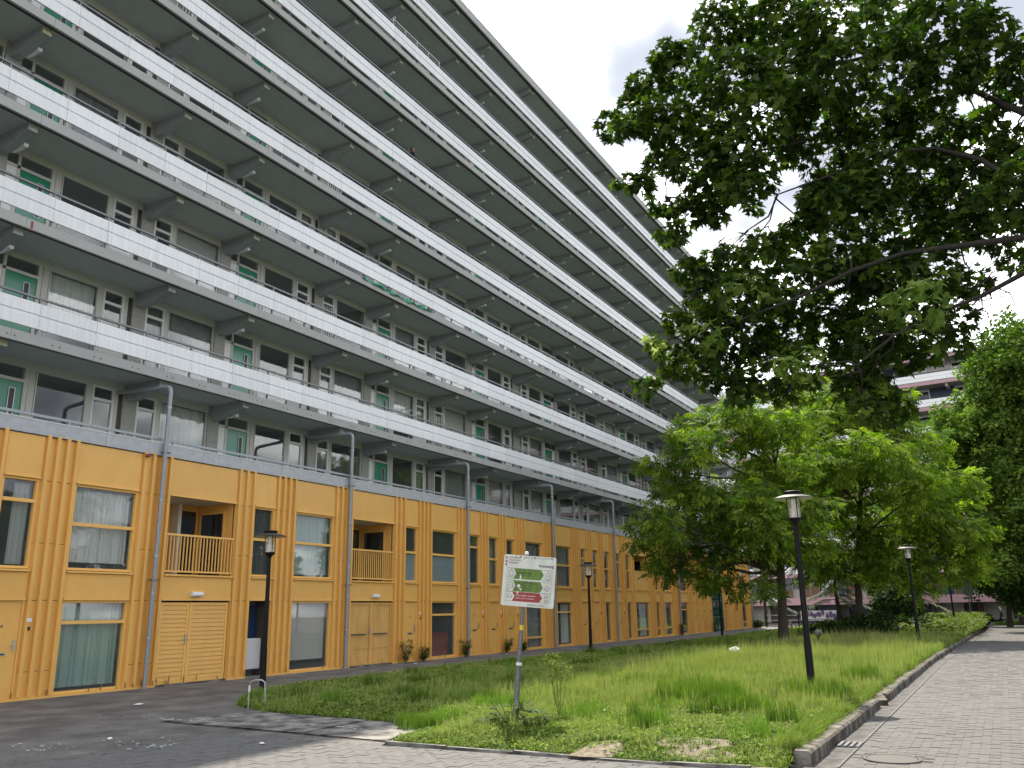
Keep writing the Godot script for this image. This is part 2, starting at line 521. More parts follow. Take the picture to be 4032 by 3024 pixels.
	for k in 4:
		obj("bar", MB.new().box(Vector3(-0.125 + k * 0.07, 0.0, -0.2), Vector3(-0.09 + k * 0.07, 0.022, 0.2)), M.galv, dg)
	var mh := thing("manhole_cover", "round dark iron manhole cover in the brick road", "manhole", Vector3(17.08, 0.0, -10.85))
	obj("rim", MB.new().lathe([Vector2(0.30, 0.0), Vector2(0.30, 0.018), Vector2(0.27, 0.018), Vector2(0.27, 0.0)], 28), M.iron, mh)
	obj("lid", MB.new().lathe([Vector2(0.262, 0.0), Vector2(0.262, 0.016), Vector2(0.0, 0.017)], 28), M.iron, mh)
	# brick paving: herringbone on the forecourt, running bond on the road; the nearest bricks are single pieces
	var xf := []
	var w := 0.105
	var box := MB.new().prism([Vector2(-0.1025, -0.03), Vector2(0.1025, -0.03), Vector2(0.1035, 0.005), Vector2(0.1015, 0.007), Vector2(-0.1015, 0.007), Vector2(-0.1035, 0.005)], 0.051, -0.051).mesh()
	for gy in range(0, 44):
		for gx in range(0, 80):
			var k := posmod(gx - gy, 4)
			if k != 0 and k != 3:
				continue
			var hor := k == 0
			var cx := gx + (1.0 if hor else 0.5); var cz := gy + (0.5 if hor else 1.0)
			var px := 8.1 + cx * w; var pz := -9.45 + cz * w
			if px > 16.35 or pz > -4.9:
				continue
			var b3 := Basis(Vector3.UP, (0.0 if hor else PI / 2) + rng.randf_range(-0.02, 0.02))
			b3 = b3 * Basis(Vector3(1, 0, 0), rng.randf_range(-0.02, 0.02)) * Basis(Vector3(0, 0, 1), rng.randf_range(-0.012, 0.012))
			xf.append(Transform3D(b3, Vector3(px, rng.randf_range(-0.003, 0.004) + 0.001, pz)))
	var rz := -7.0
	var row := 0
	while rz > -42.0:
		var rx := 16.76 + (0.105 if row % 2 else 0.0)
		if rz > -9.5:
			rx = 16.46 + (0.105 if row % 2 else 0.0)
		if rz < -28.0:
			rx += 0.018 * (-28.0 - rz)
		if row % 2:
			xf.append(Transform3D(Basis().scaled(Vector3(0.5, 1, 1)), Vector3(rx - 0.155, 0.001, rz)))
		while rx < 23.9:
			if Vector2(rx - 17.08, rz + 10.85).length() > 0.36:
				var b4 := Basis(Vector3.UP, rng.randf_range(-0.02, 0.02)) * Basis(Vector3(1, 0, 0), rng.randf_range(-0.018, 0.018)) * Basis(Vector3(0, 0, 1), rng.randf_range(-0.01, 0.01))
				var dip := 0.018 * fn.get_noise_2d(rx * 10.0, rz * 10.0)
				xf.append(Transform3D(b4, Vector3(rx, dip * 0.4 + rng.randf_range(-0.003, 0.004) + 0.001, rz)))
			rx += 0.21
		rz -= w; row += 1
	var seen := []
	var rest := []
	for t in xf:
		var d: Vector3 = t.origin - CAM
		var zz := d.dot(c_f)
		var sx := FOC * d.dot(c_r) / zz; var sy := FOC * d.dot(c_u) / zz
		if absf(sx) < 2000 and sy > -1500:
			seen.append([d.length(), t])
		else:
			rest.append(t)
	seen.sort_custom(func(a, b): return a[0] < b[0])
	var pav := get_node("road")
	for k in mini(280, seen.size()):
		var o := obj("brick", box, M["brick%d" % rng.randi_range(0, 3)], pav)
		o.transform = seen[k][1]
	var xs := []
	var cs := []
	for k in range(280, seen.size()):
		xs.append(seen[k][1])
	xs.append_array(rest)
	for t in xs:
		var k := 0.182 * rng.randf_range(0.95, 1.05)
		cs.append(Color(k * 0.995, k, k * 0.995))
	multi("bricks", box.duplicate(), M.brick, xs, cs, pav)
	# scattered scraps
	var sc := [[9.6, -8.9, 0.05], [4.1, -19.2, 0.06], [2.6, -26.8, 0.08], [7.2, -8.4, 0.05], [1.0, -24.4, 0.06], [3.4, -11.8, 0.12], [1.1, -30.4, 0.07], [12.8, -12.8, 0.07]]
	for s in sc:
		var pm2 := MB.new()
		var pts := []
		for k in 7:
			var a := TAU * k / 7.0
			pts.append(Vector3(cos(a) * s[2] * rng.randf_range(0.6, 1.1), rng.randf_range(0.008, 0.03), sin(a) * s[2] * rng.randf_range(0.5, 1.0)))
		for k in 7:
			pm2.tri(Vector3(0, 0.035, 0), pts[(k + 1) % 7], pts[k])
		var gy2 := 0.005 if s[0] < 11.0 else 0.14
		tag(obj("paper_scrap", pm2, M.bag, self, Vector3(s[0], gy2, s[1])), "small crumpled scrap of white paper lying on the ground", "litter", "paper scraps on the ground")
	# dried flecks of pale mortar on the slab and forecourt
	var fk := MB.new()
	for q in [[9.0, -10.6, 1.0, 0.1, 22], [8.3, -8.2, 0.8, 0.25, 40], [7.2, -7.5, 0.7, 0.25, 26], [6.4, -10.3, 1.6, 0.1, 40]]:
		for k in q[4]:
			var c := Vector3(q[0] + rng.randfn() * q[2] * 0.45, 0.03, q[1] + rng.randfn() * q[3] * 0.6)
			var r := rng.randf_range(0.006, 0.03)
			var pts := []
			for e in 6:
				var g := TAU * e / 6.0
				pts.append(c + Vector3(cos(g) * r * rng.randf_range(0.8, 2.2), rng.randf_range(-0.004, 0.0), sin(g) * r * rng.randf_range(0.3, 0.8)))
			for e in 6:
				fk.tri(c, pts[(e + 1) % 6], pts[e])
	var fo := obj("mortar_flecks", fk, M.curtain_white)
	fo.set_meta("kind", "stuff")
	tag(fo, "dried pale mortar flecks on the paving by the slab", "flecks")

# ---------------------------------------------------------------- the long building
const WX := -2.05
const F0 := 5.275
const SH := 2.745
var bld: Node3D
var axes := []      # [u, lamp?]
var curtain_mesh: ArrayMesh
var blind_mesh: ArrayMesh

func flr(k: int) -> float:
	return F0 + SH * k

func curtains() -> void:
	var m := MB.new()
	var n := 44
	for i in n:
		var a := float(i) / n; var b := float(i + 1) / n
		var f := func(t): return 0.035 * sin(t * 82.0) + 0.02 * sin(t * 31.0 + 1.0)
		m.quad(Vector3(f.call(a), 0, -a), Vector3(f.call(b), 0, -b), Vector3(f.call(b) * 0.8, 1, -b), Vector3(f.call(a) * 0.8, 1, -a))
	curtain_mesh = m.mesh()
	m = MB.new()
	for i in 18:
		var a := (i + 0.05) / 18.0; var b := (i + 0.95) / 18.0
		m.quad(Vector3(-0.03, 0, -a), Vector3(0.02, 0, -b), Vector3(0.02, 1, -b), Vector3(-0.03, 1, -a))
	blind_mesh = m.mesh()

func hang(parent: Node, mesh: Mesh, material: Material, x: float, y0: float, y1: float, u0: float, u1: float, called := "curtain") -> void:
	var o := obj(called, mesh, material, parent, Vector3(x, y0, -u0))
	o.scale = Vector3(1, y1 - y0, u1 - u0)

# a frame of bars round an opening 0..w, 0..h, with cross bars at ys; local z runs to -w
func frame(w: float, h: float, t: float, d: float, ys := []) -> MB:
	var m := MB.new()
	m.box(Vector3(-d, 0, 0), Vector3(0, h, -t)).box(Vector3(-d, 0, -w), Vector3(0, h, -w + t))
	m.box(Vector3(-d, 0, -t), Vector3(0, t, -w + t)).box(Vector3(-d, h - t, -t), Vector3(0, h, -w + t))
	for y in ys:
		m.box(Vector3(-d, y - t * 0.7, -t), Vector3(0.004, y + t * 0.7, -w + t))
	return m

func pane_box(w: float, h: float) -> ArrayMesh:
	var key := "p%.2f_%.2f" % [w, h]
	if not cache.has(key):
		cache[key] = MB.new().box(Vector3(-0.008, 0, 0), Vector3(0, h, -w)).mesh()
	return cache[key]

func bay_a(u0: float, u1: float, lamp_left: bool) -> Array:
	# lamp-side bay with door; returns [kind, a, b] along u
	var s := (u1 - u0) / 4.40
	var e := [["pier", 0.0, 0.21], ["side", 0.21, 0.49], ["door", 0.57, 1.40], ["post", 1.40, 1.68], ["win", 1.70, 3.12], ["post", 3.12, 3.26], ["nwin", 3.27, 3.92], ["post", 3.92, 4.04], ["dark", 4.04, 4.19], ["pier", 4.19, 4.40]]
	var out := []
	for q in e:
		var a: float = q[1] * s; var b: float = q[2] * s
		out.append([q[0], u0 + a, u0 + b] if lamp_left else [q[0], u1 - b, u1 - a])
	return out

func bay_b(u0: float, u1: float, plain_left: bool) -> Array:
	var s := (u1 - u0) / 2.96
	var e := [["pier", 0.0, 0.22], ["ndoor", 0.24, 0.88], ["post", 0.88, 1.0], ["win", 1.01, 2.72], ["pier", 2.74, 2.96]]
	var out := []
	for q in e:
		var a: float = q[1] * s; var b: float = q[2] * s
		out.append([q[0], u0 + a, u0 + b] if plain_left else [q[0], u1 - b, u1 - a])
	return out

func dwelling_bay(k: int, u0: float, u1: float, els: Array) -> void:
	var F := flr(k)
	var H := SH - 0.12
	var fm := MB.new()
	fm.box(Vector3(WX - 0.12, F + 2.43, -u0 - 0.1), Vector3(WX, F + H, -u1 + 0.1))
	for e in els:
		var a: float = e[1]; var b: float = e[2]
		var w := b - a
		var pos := Vector3(WX, F, -a)
		match e[0]:
			"pier":
				obj("pier", MB.new().box(Vector3(WX - 0.25, F, -a), Vector3(WX + 0.02, F + H, -b)), M.pier, bld)
			"post":
				fm.box(Vector3(WX - 0.10, F, -a), Vector3(WX + 0.003, F + 2.43, -b))
				if w > 0.2:
					fm.box(Vector3(WX, F, -a - w * 0.5 - 0.03), Vector3(WX + 0.03, F + 2.43, -a - w * 0.5 + 0.03))
			"dark":
				obj("infill_strip", MB.new().box(Vector3(WX - 0.06, F, -a), Vector3(WX - 0.03, F + 2.43, -b)), M.brown_strip, bld)
			"side":
				fm.box(Vector3(WX - 0.08, F + 2.05, -a), Vector3(WX + 0.002, F + 2.13, -b - 0.08))
				fm.box(Vector3(WX - 0.08, F, -b), Vector3(WX + 0.002, F + 2.43, -b - 0.08))
				obj("side_panel", MB.new().box(Vector3(WX - 0.05, F, -a), Vector3(WX - 0.02, F + 2.05, -b)), M.white_paint, bld)
				obj("fanlight", pane_box(w, 0.30), M.pane, bld, pos + Vector3(-0.05, 2.13, 0))
			"door":
				fm.box(Vector3(WX - 0.08, F + 2.05, -a), Vector3(WX + 0.002, F + 2.13, -b))
				var key := "door%.2f" % w
				if not cache.has(key):
					cache[key] = MB.new().box(Vector3(-0.07, 0, 0), Vector3(-0.03, 2.05, -w)).mesh()
					cache[key + "g"] = MB.new().box(Vector3(-0.03, 0.95, -w * 0.62), Vector3(-0.024, 1.85, -w * 0.75)).mesh()
					cache[key + "f"] = frame(w * 0.2, 0.96, 0.02, 0.03).mesh()
				var d := obj("door", cache[key], M.green_door, bld, pos)
				obj("door_slit", cache[key + "g"], M.gasket, d)
				obj("slit_frame", cache[key + "f"], M.steel, d, Vector3(-0.005, 0.92, -w * 0.585))
				obj("fanlight", pane_box(w, 0.30), M.pane, bld, pos + Vector3(-0.05, 2.13, 0))
			"win", "nwin", "ndoor":
				var y0 := 0.42 if e[0] == "win" else (0.9 if e[0] == "nwin" else 0.08)
				if k == 0 and e[0] != "ndoor":
					y0 = 0.42
				fm.box(Vector3(WX - 0.08, F, -a), Vector3(WX, F + y0, -b))
				var h := 2.43 - y0
				var ys := [] if e[0] == "win" else [2.06 - y0]
				var key := "%s%.2f_%.2f" % [e[0], w, y0]
				if not cache.has(key):
					cache[key] = frame(w, h, 0.035 if e[0] == "win" else 0.055, 0.07, ys).mesh()
				var wd := obj("window", cache[key], M.white_paint if e[0] != "win" else M.beige, bld, Vector3(WX, F + y0, -a))
				if e[0] == "win":
					obj("pane", pane_box(w - 0.07, h - 0.07), M.pane, wd, Vector3(-0.04, 0.035, -0.035))
				else:
					obj("pane", pane_box(w - 0.11, 2.02 - y0 - 0.06), M.pane, wd, Vector3(-0.04, 0.055, -0.055))
					obj("pane", pane_box(w - 0.11, 0.30), M.pane, wd, Vector3(-0.04, 2.10 - y0, -0.055))
					if e[0] == "ndoor" and k > 0 and rng.randf() < 0.12:
						for q in 5:
							obj("safety_bar", MB.new().box(Vector3(0.02, 0.2, -0.08 - q * (w - 0.16) / 4.0), Vector3(0.04, 1.85, -0.11 - q * (w - 0.16) / 4.0)), M.white_paint, wd)
				var r := rng.randf()
				if r < 0.28:
					hang(wd, curtain_mesh, M.curtain_grey, -0.18, 0.05, h - 0.03, 0.03, w - 0.03)
				elif r < 0.37:
					hang(wd, blind_mesh, M.blind, -0.18, 0.05, h - 0.03, 0.03, w - 0.03, "blind")
				elif r < 0.45:
					hang(wd, curtain_mesh, M.curtain_white, -0.18, h * 0.35, h - 0.03, 0.03, w - 0.03)
				elif r < 0.62:
					hang(wd, curtain_mesh, M.curtain_dark, -0.2, 0.02, h - 0.03, 0.03, w * 0.5)
	obj("facade_frame", fm, M.beige, bld)

func make_building() -> void:
	bld = thing("apartment_building", "long concrete gallery apartment block with white balustrades above a yellow clad ground floor", "building")
	curtains()
	var UA := -0.3
	var UB := 73.4
	axes = [[0.16, 0], [3.13, 1], [7.53, 0], [10.50, 1], [14.90, 0], [17.87, 1], [22.28, 0], [25.24, 1], [29.62, 0], [32.72, 1], [37.07, 0], [37.37, 0], [41.78, 1], [44.80, 0], [47.80, 0], [50.80, 1], [55.20, 0], [58.20, 1], [62.60, 0], [65.60, 1], [70.0, 0], [73.2, 0]]
	# carcass
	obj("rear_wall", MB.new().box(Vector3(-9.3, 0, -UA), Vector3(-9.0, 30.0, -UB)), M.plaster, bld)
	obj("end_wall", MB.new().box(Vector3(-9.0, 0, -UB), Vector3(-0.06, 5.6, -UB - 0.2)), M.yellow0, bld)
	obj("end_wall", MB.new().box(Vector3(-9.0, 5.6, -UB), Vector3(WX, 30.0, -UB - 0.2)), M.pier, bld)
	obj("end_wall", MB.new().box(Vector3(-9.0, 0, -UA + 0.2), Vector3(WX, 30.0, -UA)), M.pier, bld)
	for k in range(0, 10):
		var F := flr(k)
		var sb := MB.new()
		if k == 0:
			sb.box(Vector3(-9.0, F - 0.12, -UA), Vector3(-0.12, F, -UB))
		else:
			var e := F if k < 9 else F + 0.1
			sb.prism([Vector2(-9.0, F - 0.12), Vector2(-0.67, F - 0.12), Vector2(-0.67, F - 0.035), Vector2(-0.482, F - 0.035), Vector2(-0.482, e), Vector2(-9.0, e)], -UA, -UB)
		obj("gallery_slab" if k < 9 else "roof_slab", sb, M.slab, bld)
	# cross walls between the dwellings
	for a in axes:
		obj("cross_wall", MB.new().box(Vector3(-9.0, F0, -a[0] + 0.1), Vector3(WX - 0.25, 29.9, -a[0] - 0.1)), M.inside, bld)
	# bays
	for i in axes.size() - 1:
		var a: float = axes[i][0]; var b: float = axes[i + 1][0]
		if b - a < 1.0:
			for k in 9:
				obj("pier", MB.new().box(Vector3(WX - 0.2, flr(k), -a), Vector3(WX + 0.015, flr(k) + SH - 0.12, -b)), M.pier, bld)
			continue
		for k in 9:
			if b - a > 4.0:
				dwelling_bay(k, a, b, bay_a(a, b, axes[i][1] == 1))
			else:
				dwelling_bay(k, a, b, bay_b(a, b, axes[i][1] == 0))
	# galleries: edge beam, brackets, lamps, balustrade
	var bp := [Vector2(-2.03, 0), Vector2(-2.03, -0.44), Vector2(-1.72, -0.43), Vector2(-0.72, -0.20), Vector2(-0.72, 0)]
	var bmesh := MB.new().prism(bp, 0.11, -0.11).mesh()
	var tipm := MB.new().box(Vector3(-0.719, -0.205, 0.115), Vector3(-0.69, -0.002, -0.115)).mesh()
	var lampm := MB.new().prism([Vector2(-0.06, 0.0), Vector2(-0.05, -0.09), Vector2(0.05, -0.09), Vector2(0.06, 0.0)], 0.28, -0.28).mesh()
	var pl := 1.469
	var pp := [Vector2(-0.40, 0.16), Vector2(-0.352, 0.16), Vector2(-0.350, 0.43), Vector2(-0.392, 0.452), Vector2(-0.392, 0.492), Vector2(-0.362, 0.510), Vector2(-0.362, 0.775), Vector2(-0.372, 0.785), Vector2(-0.40, 0.785)]
	var pmesh := MB.new().prism(pp, 0.0, -pl + 0.010).mesh()
	var post := MB.new().box(Vector3(-0.45, -0.06, 0.02), Vector3(-0.405, 0.92, -0.03)).mesh()
	for k in range(0, 10):
		var F := flr(k)
		for i in axes.size():
			var u: float = axes[i][0]
			if k > 0:
				var br := obj("bracket", bmesh, M.bracket, bld, Vector3(0, F - 0.12, -u))
				obj("bracket_end", tipm, M.bracket_tip_old if (u == 10.50 and k in [1, 4]) else M.bracket_tip, br)
				if axes[i][1] == 1:
					var lm := obj("gallery_lamp", lampm, M.lamp_white, br, Vector3(-1.5, -0.29, -0.18))
					lm.rotation = Vector3(0, PI / 2, 0.0)
			if k > 0 and i < axes.size() - 1:
				var v: float = axes[i + 1][0]
				var top := 0.03 if k < 9 else 0.16
				if v - u > 1.0:
					obj("edge_beam", MB.new().box(Vector3(-0.48, F - 0.22, -u - 0.02 + 0.025), Vector3(-0.40, F + top, -v - 0.02 + 0.032)), M.fascia, bld)
				else:
					obj("edge_beam", MB.new().box(Vector3(-0.48, F - 0.22, -u + 0.005), Vector3(-0.402, F + top, -v + 0.012)), M.fascia, bld)
		if k > 0:
			obj("dark_edge_strip", MB.new().box(Vector3(-0.592, F - 0.205, -UA), Vector3(-0.484, F - 0.13, -UB)), M.dark_strip, bld)  # dark strip filling the recess between edge beam and slab
			obj("drip_strip", MB.new().box(Vector3(-0.618, F - 0.165, -UA), Vector3(-0.596, F - 0.10, -UB)), M.bracket_tip, bld)
		if k == 0 or k == 9:
			continue
		var far := MB.new()
		var farp := MB.new()
		var pm := MB.new().prism(pp, 0.0, -pl + 0.010)
		var n := 0
		var u := 14.02 - pl * 9
		while u < UB - 0.5:
			if u < 60.0:
				var o := obj("balustrade_panel", pmesh, M["white_panel%d" % rng.randi_range(0, 2)], bld, Vector3(rng.randf_range(-0.004, 0.004), F, -u - 0.005))
				o.rotation.x = rng.randf_range(-0.0012, 0.0012)
				obj("balustrade_post", post, M.rail_steel, bld, Vector3(0, F, -u))
			else:
				far.add(pm, Transform3D(Basis(), Vector3(0, F, -u - 0.005)))
				farp.box(Vector3(-0.45, F - 0.06, -u + 0.02), Vector3(-0.405, F + 0.92, -u - 0.03))
			u += pl; n += 1
		var o1 := obj("distant_balustrade_panels", far, M.white_panel0, bld)
		o1.set_meta("kind", "stuff")
		var o2 := obj("distant_balustrade_posts", farp, M.rail_steel, bld)
		o2.set_meta("kind", "stuff")
		obj("handrail", MB.new().box(Vector3(-0.46, F + 0.905, -UA), Vector3(-0.395, F + 0.95, -UB)), M.rail_steel, bld)
	# roof edge cap
	obj("roof_cap", MB.new().box(Vector3(-0.52, flr(9) + 0.16, -UA), Vector3(-0.385, flr(9) + 0.20, -UB)), M.bracket_tip, bld)
	# bolts in the lowest edge beam
	var bo := MB.new()
	for j in 60:
		for d in [-0.09, 0.09]:
			var u: float = 8.3 + j * 1.09 + float(d)
			bo.box(Vector3(-0.401, flr(1) - 0.13, -u), Vector3(-0.393, flr(1) - 0.10, -u - 0.03))
	obj("bolts", bo, M.gasket, bld).set_meta("kind", "stuff")
	# rust streak on the second edge beam, a stain with an outline
	obj("rust_stain", MB.new().prism([Vector2(0, 0), Vector2(0.02, -0.02), Vector2(0.02, -0.2), Vector2(0.0, -0.2)], 0.0, -0.05), M.red, bld, Vector3(-0.41, flr(2) + 0.0, -10.6))
	# extra guard rail high up
	var er := obj("guard_rail", MB.new().tube([Vector3(-0.42, 25.6, -24.2), Vector3(-0.42, 25.6, -27.7)], [0.022, 0.022]), M.white_paint, bld)
	for q in 5:
		obj("guard_post", MB.new().tube([Vector3(-0.42, 25.2, -24.25 - q * 0.85), Vector3(-0.42, 25.6, -24.25 - q * 0.85)], [0.02, 0.02], 6), M.white_paint, er)
	make_plinth()
	# downpipes
	var rp := 0.055
	for pu in [14.5, 21.86, 29.12, 36.7, 44.25, 54.85]:
		var el := [Vector3(0.13, 0.0, 0), Vector3(0.13, 7.36, 0), Vector3(0.11, 7.43, 0), Vector3(0.05, 7.48, 0), Vector3(-0.05, 7.50, 0), Vector3(-2.0, 7.62, 0)]
		var p := obj("downpipe", MB.new().tube(el, [rp, rp, rp, rp, rp, rp], 12), M.pipe, bld, Vector3(0, 0, -pu))
		for y in [1.15, 2.2, 3.1, 4.5, 6.9]:
			obj("pipe_clamp", MB.new().lathe([Vector2(0.066, 0), Vector2(0.066, 0.04)], 12, Vector3(0.13, y, 0)).box(Vector3(0.0, y, -0.015), Vector3(0.08, y + 0.03, 0.015)), M.steel, p)
		for y in [2.52, 5.70]:
			var sp := MB.new()
			for q in 14:
				var a := TAU * q / 14.0
				var d := Vector3(cos(a), 0.25 + 0.2 * (q % 2), sin(a))
				sp.tube([Vector3(0.13, y, 0) + d * 0.05, Vector3(0.13, y, 0) + d * 0.17 - Vector3(0, 0.02, 0)], [0.006, 0.003], 4)
			obj("spike_collar", sp, M.galv, p)
	obj("end_downpipe", MB.new().tube([Vector3(0.1, 0, -73.35), Vector3(0.1, 5.9, -73.35)], [0.06, 0.06], 10), M.pipe, bld)

func col_window(u0: float, u1: float, y0: float, y1: float, bars: Array, fill: String) -> Node:
	var w := u1 - u0
	var h := y1 - y0
	var wd := obj("window", frame(w, h, 0.055, 0.10, bars), M.yellow_frame, bld, Vector3(-0.03, y0, -u0))
	var ys := [0.0]
	ys.append_array(bars)
	ys.append(h)
	for i in ys.size() - 1:
		var a: float = ys[i] + 0.05; var b: float = ys[i + 1] - 0.05
		obj("pane", pane_box(w - 0.10, b - a), M.pane, wd, Vector3(-0.06, a, -0.05))
	# reveal sill inside
	match fill:
		"curtain":
			hang(wd, curtain_mesh, M.curtain_white, -0.24, h * 0.10, h - 0.1, w * 0.10, w - 0.06)
		"green":
			hang(wd, curtain_mesh, M.curtain_green, -0.24, 0.12, h - 0.08, 0.06, w - 0.06)
		"thin":
			hang(wd, curtain_mesh, M.curtain_grey, -0.24, 0.06, h - 0.06, 0.06, w - 0.06)
		"dark":
			hang(wd, curtain_mesh, M.curtain_dark, -0.24, 0.06, h - 0.06, 0.05, w - 0.05)
		"blind":
			hang(wd, blind_mesh, M.blind, -0.22, 0.3, h - 0.06, 0.06, w - 0.06, "blind")
		"half":
			hang(wd, curtain_mesh, M.curtain_white, -0.24, 0.1, h - 0.1, w * 0.5, w - 0.06)
		"frost":
			var b2: float = (bars[0] if bars else h * 0.5) - 0.05
			obj("frosted_film", MB.new().box(Vector3(-0.075, 0.06, -0.06), Vector3(-0.07, b2, -w + 0.06)), M.frosted, wd)
		"pale":
			hang(wd, curtain_mesh, M.curtain_white, -0.3, 0.1, h - 0.06, 0.06, w * 0.8)
	return wd

func col_door(u0: float, u1: float, style: String) -> void:
	var w := u1 - u0
	var lo := 0.04
	var hi := 2.05
	var ym: Material = M["yellow%d" % rng.randi_range(0, 2)]
	if style == "plain":
		var d := obj("door", MB.new().box(Vector3(-0.08, lo, -u0 - 0.04), Vector3(-0.035, hi - 0.03, -u1 + 0.04)), ym, bld)
		obj("door_frame", MB.new().box(Vector3(-0.1, lo, -u0), Vector3(-0.01, hi, -u0 - 0.036)).box(Vector3(-0.1, lo, -u1 + 0.036), Vector3(-0.01, hi, -u1)).box(Vector3(-0.1, hi - 0.026, -u0 - 0.036), Vector3(-0.01, hi, -u1 + 0.036)), M.yellow_frame, d)
		obj("threshold", MB.new().box(Vector3(-0.1, 0.0, -u0), Vector3(0.03, lo - 0.003, -u1)), M.yellow_frame, d)
		obj("letter_slot", MB.new().box(Vector3(-0.034, 0.92, -u0 - w * 0.32), Vector3(-0.022, 0.985, -u0 - w * 0.68)), M.handle, d)
		obj("slot_flap", MB.new().box(Vector3(-0.0215, 0.935, -u0 - w * 0.36), Vector3(-0.018, 0.968, -u0 - w * 0.64)), M.gasket, d)
		obj("handle", MB.new().box(Vector3(-0.034, 1.0, -u1 + 0.14), Vector3(-0.02, 1.24, -u1 + 0.09)).tube([Vector3(-0.02, 1.12, -u1 + 0.115), Vector3(0.03, 1.12, -u1 + 0.115), Vector3(0.03, 1.12, -u1 + 0.23)], [0.011, 0.011, 0.011], 6), M.handle, d)
		obj("spy_hole", MB.new().box(Vector3(-0.034, 1.5, -u0 - w * 0.5 + 0.02), Vector3(-0.028, 1.54, -u0 - w * 0.5 - 0.02)), M.gasket, d)
		obj("doorbell", MB.new().box(Vector3(0.05, 1.42, -u1 - 0.10), Vector3(0.065, 1.5, -u1 - 0.15)), M.black, bld)
		obj("number_plate", MB.new().box(Vector3(0.05, 1.60, -u1 - 0.06), Vector3(0.058, 1.68, -u1 - 0.17)), M.lamp_white, bld)
	else:
		var mid := u0 + w * (0.42 if style == "slat" else 0.5)
		for leaf in [[u0 + 0.03, mid - 0.025], [mid + 0.025, u1 - 0.03]]:
			var dm: Material = M.yellow0 if style == "slat" else M.yellow_dirty
			var d := obj("door_leaf", MB.new().box(Vector3(-0.10, lo, -leaf[0]), Vector3(-0.06, hi - 0.04, -leaf[1])), dm, bld)
			var fr := frame(leaf[1] - leaf[0], hi - lo - 0.05, 0.07, 0.03)
			obj("leaf_frame", fr, M.yellow_frame if style == "slat" else dm, d, Vector3(-0.028, lo + 0.003, -leaf[0]))
			if style == "slat":
				var nb := 17
				var y0 := lo + 0.075
				var sh := (hi - lo - 0.05 - 0.145) / nb
				for q in nb:
					var yy := y0 + q * sh
					var o := obj("slat", MB.new().prism([Vector2(-0.058, yy), Vector2(-0.032, yy), Vector2(-0.040, yy + sh - 0.013), Vector2(-0.058, yy + sh - 0.013)], -leaf[0] - 0.075, -leaf[1] + 0.075), M["yellow%d" % rng.randi_range(0, 2)], d)
			else:
				obj("push_bar", MB.new().box(Vector3(-0.026, 0.98, -leaf[0] - 0.1), Vector3(0.0, 1.02, -leaf[1] + 0.25)), M.iron, d)
				obj("cross_board", MB.new().box(Vector3(-0.0585, 0.55, -leaf[0] - 0.08), Vector3(-0.045, 0.75, -leaf[1] + 0.08)), M.yellow_dirty, d)
		obj("mullion", MB.new().box(Vector3(-0.1, lo, -mid + 0.022), Vector3(-0.012, hi - 0.04, -mid - 0.022)), M.yellow_frame, bld)
		obj("handle", MB.new().box(Vector3(-0.026, 0.98, -mid + 0.10), Vector3(-0.012, 1.22, -mid + 0.05)).tube([Vector3(-0.012, 1.1, -mid + 0.075), Vector3(0.03, 1.1, -mid + 0.075), Vector3(0.03, 1.1, -mid + 0.19)], [0.011, 0.011, 0.011], 6), M.handle, bld)
		obj("threshold", MB.new().box(Vector3(-0.1, 0.0, -u0), Vector3(0.04, lo - 0.003, -u1)), M.concrete, bld)
		var wl := obj("wall_lamp", MB.new().prism([Vector2(0.002, 0), Vector2(0.09, 0.0), Vector2(0.11, 0.04), Vector2(0.09, 0.11), Vector2(0.002, 0.11)], 0.17, -0.17), M.lamp_white, bld, Vector3(0, 2.16, -mid - 0.12))

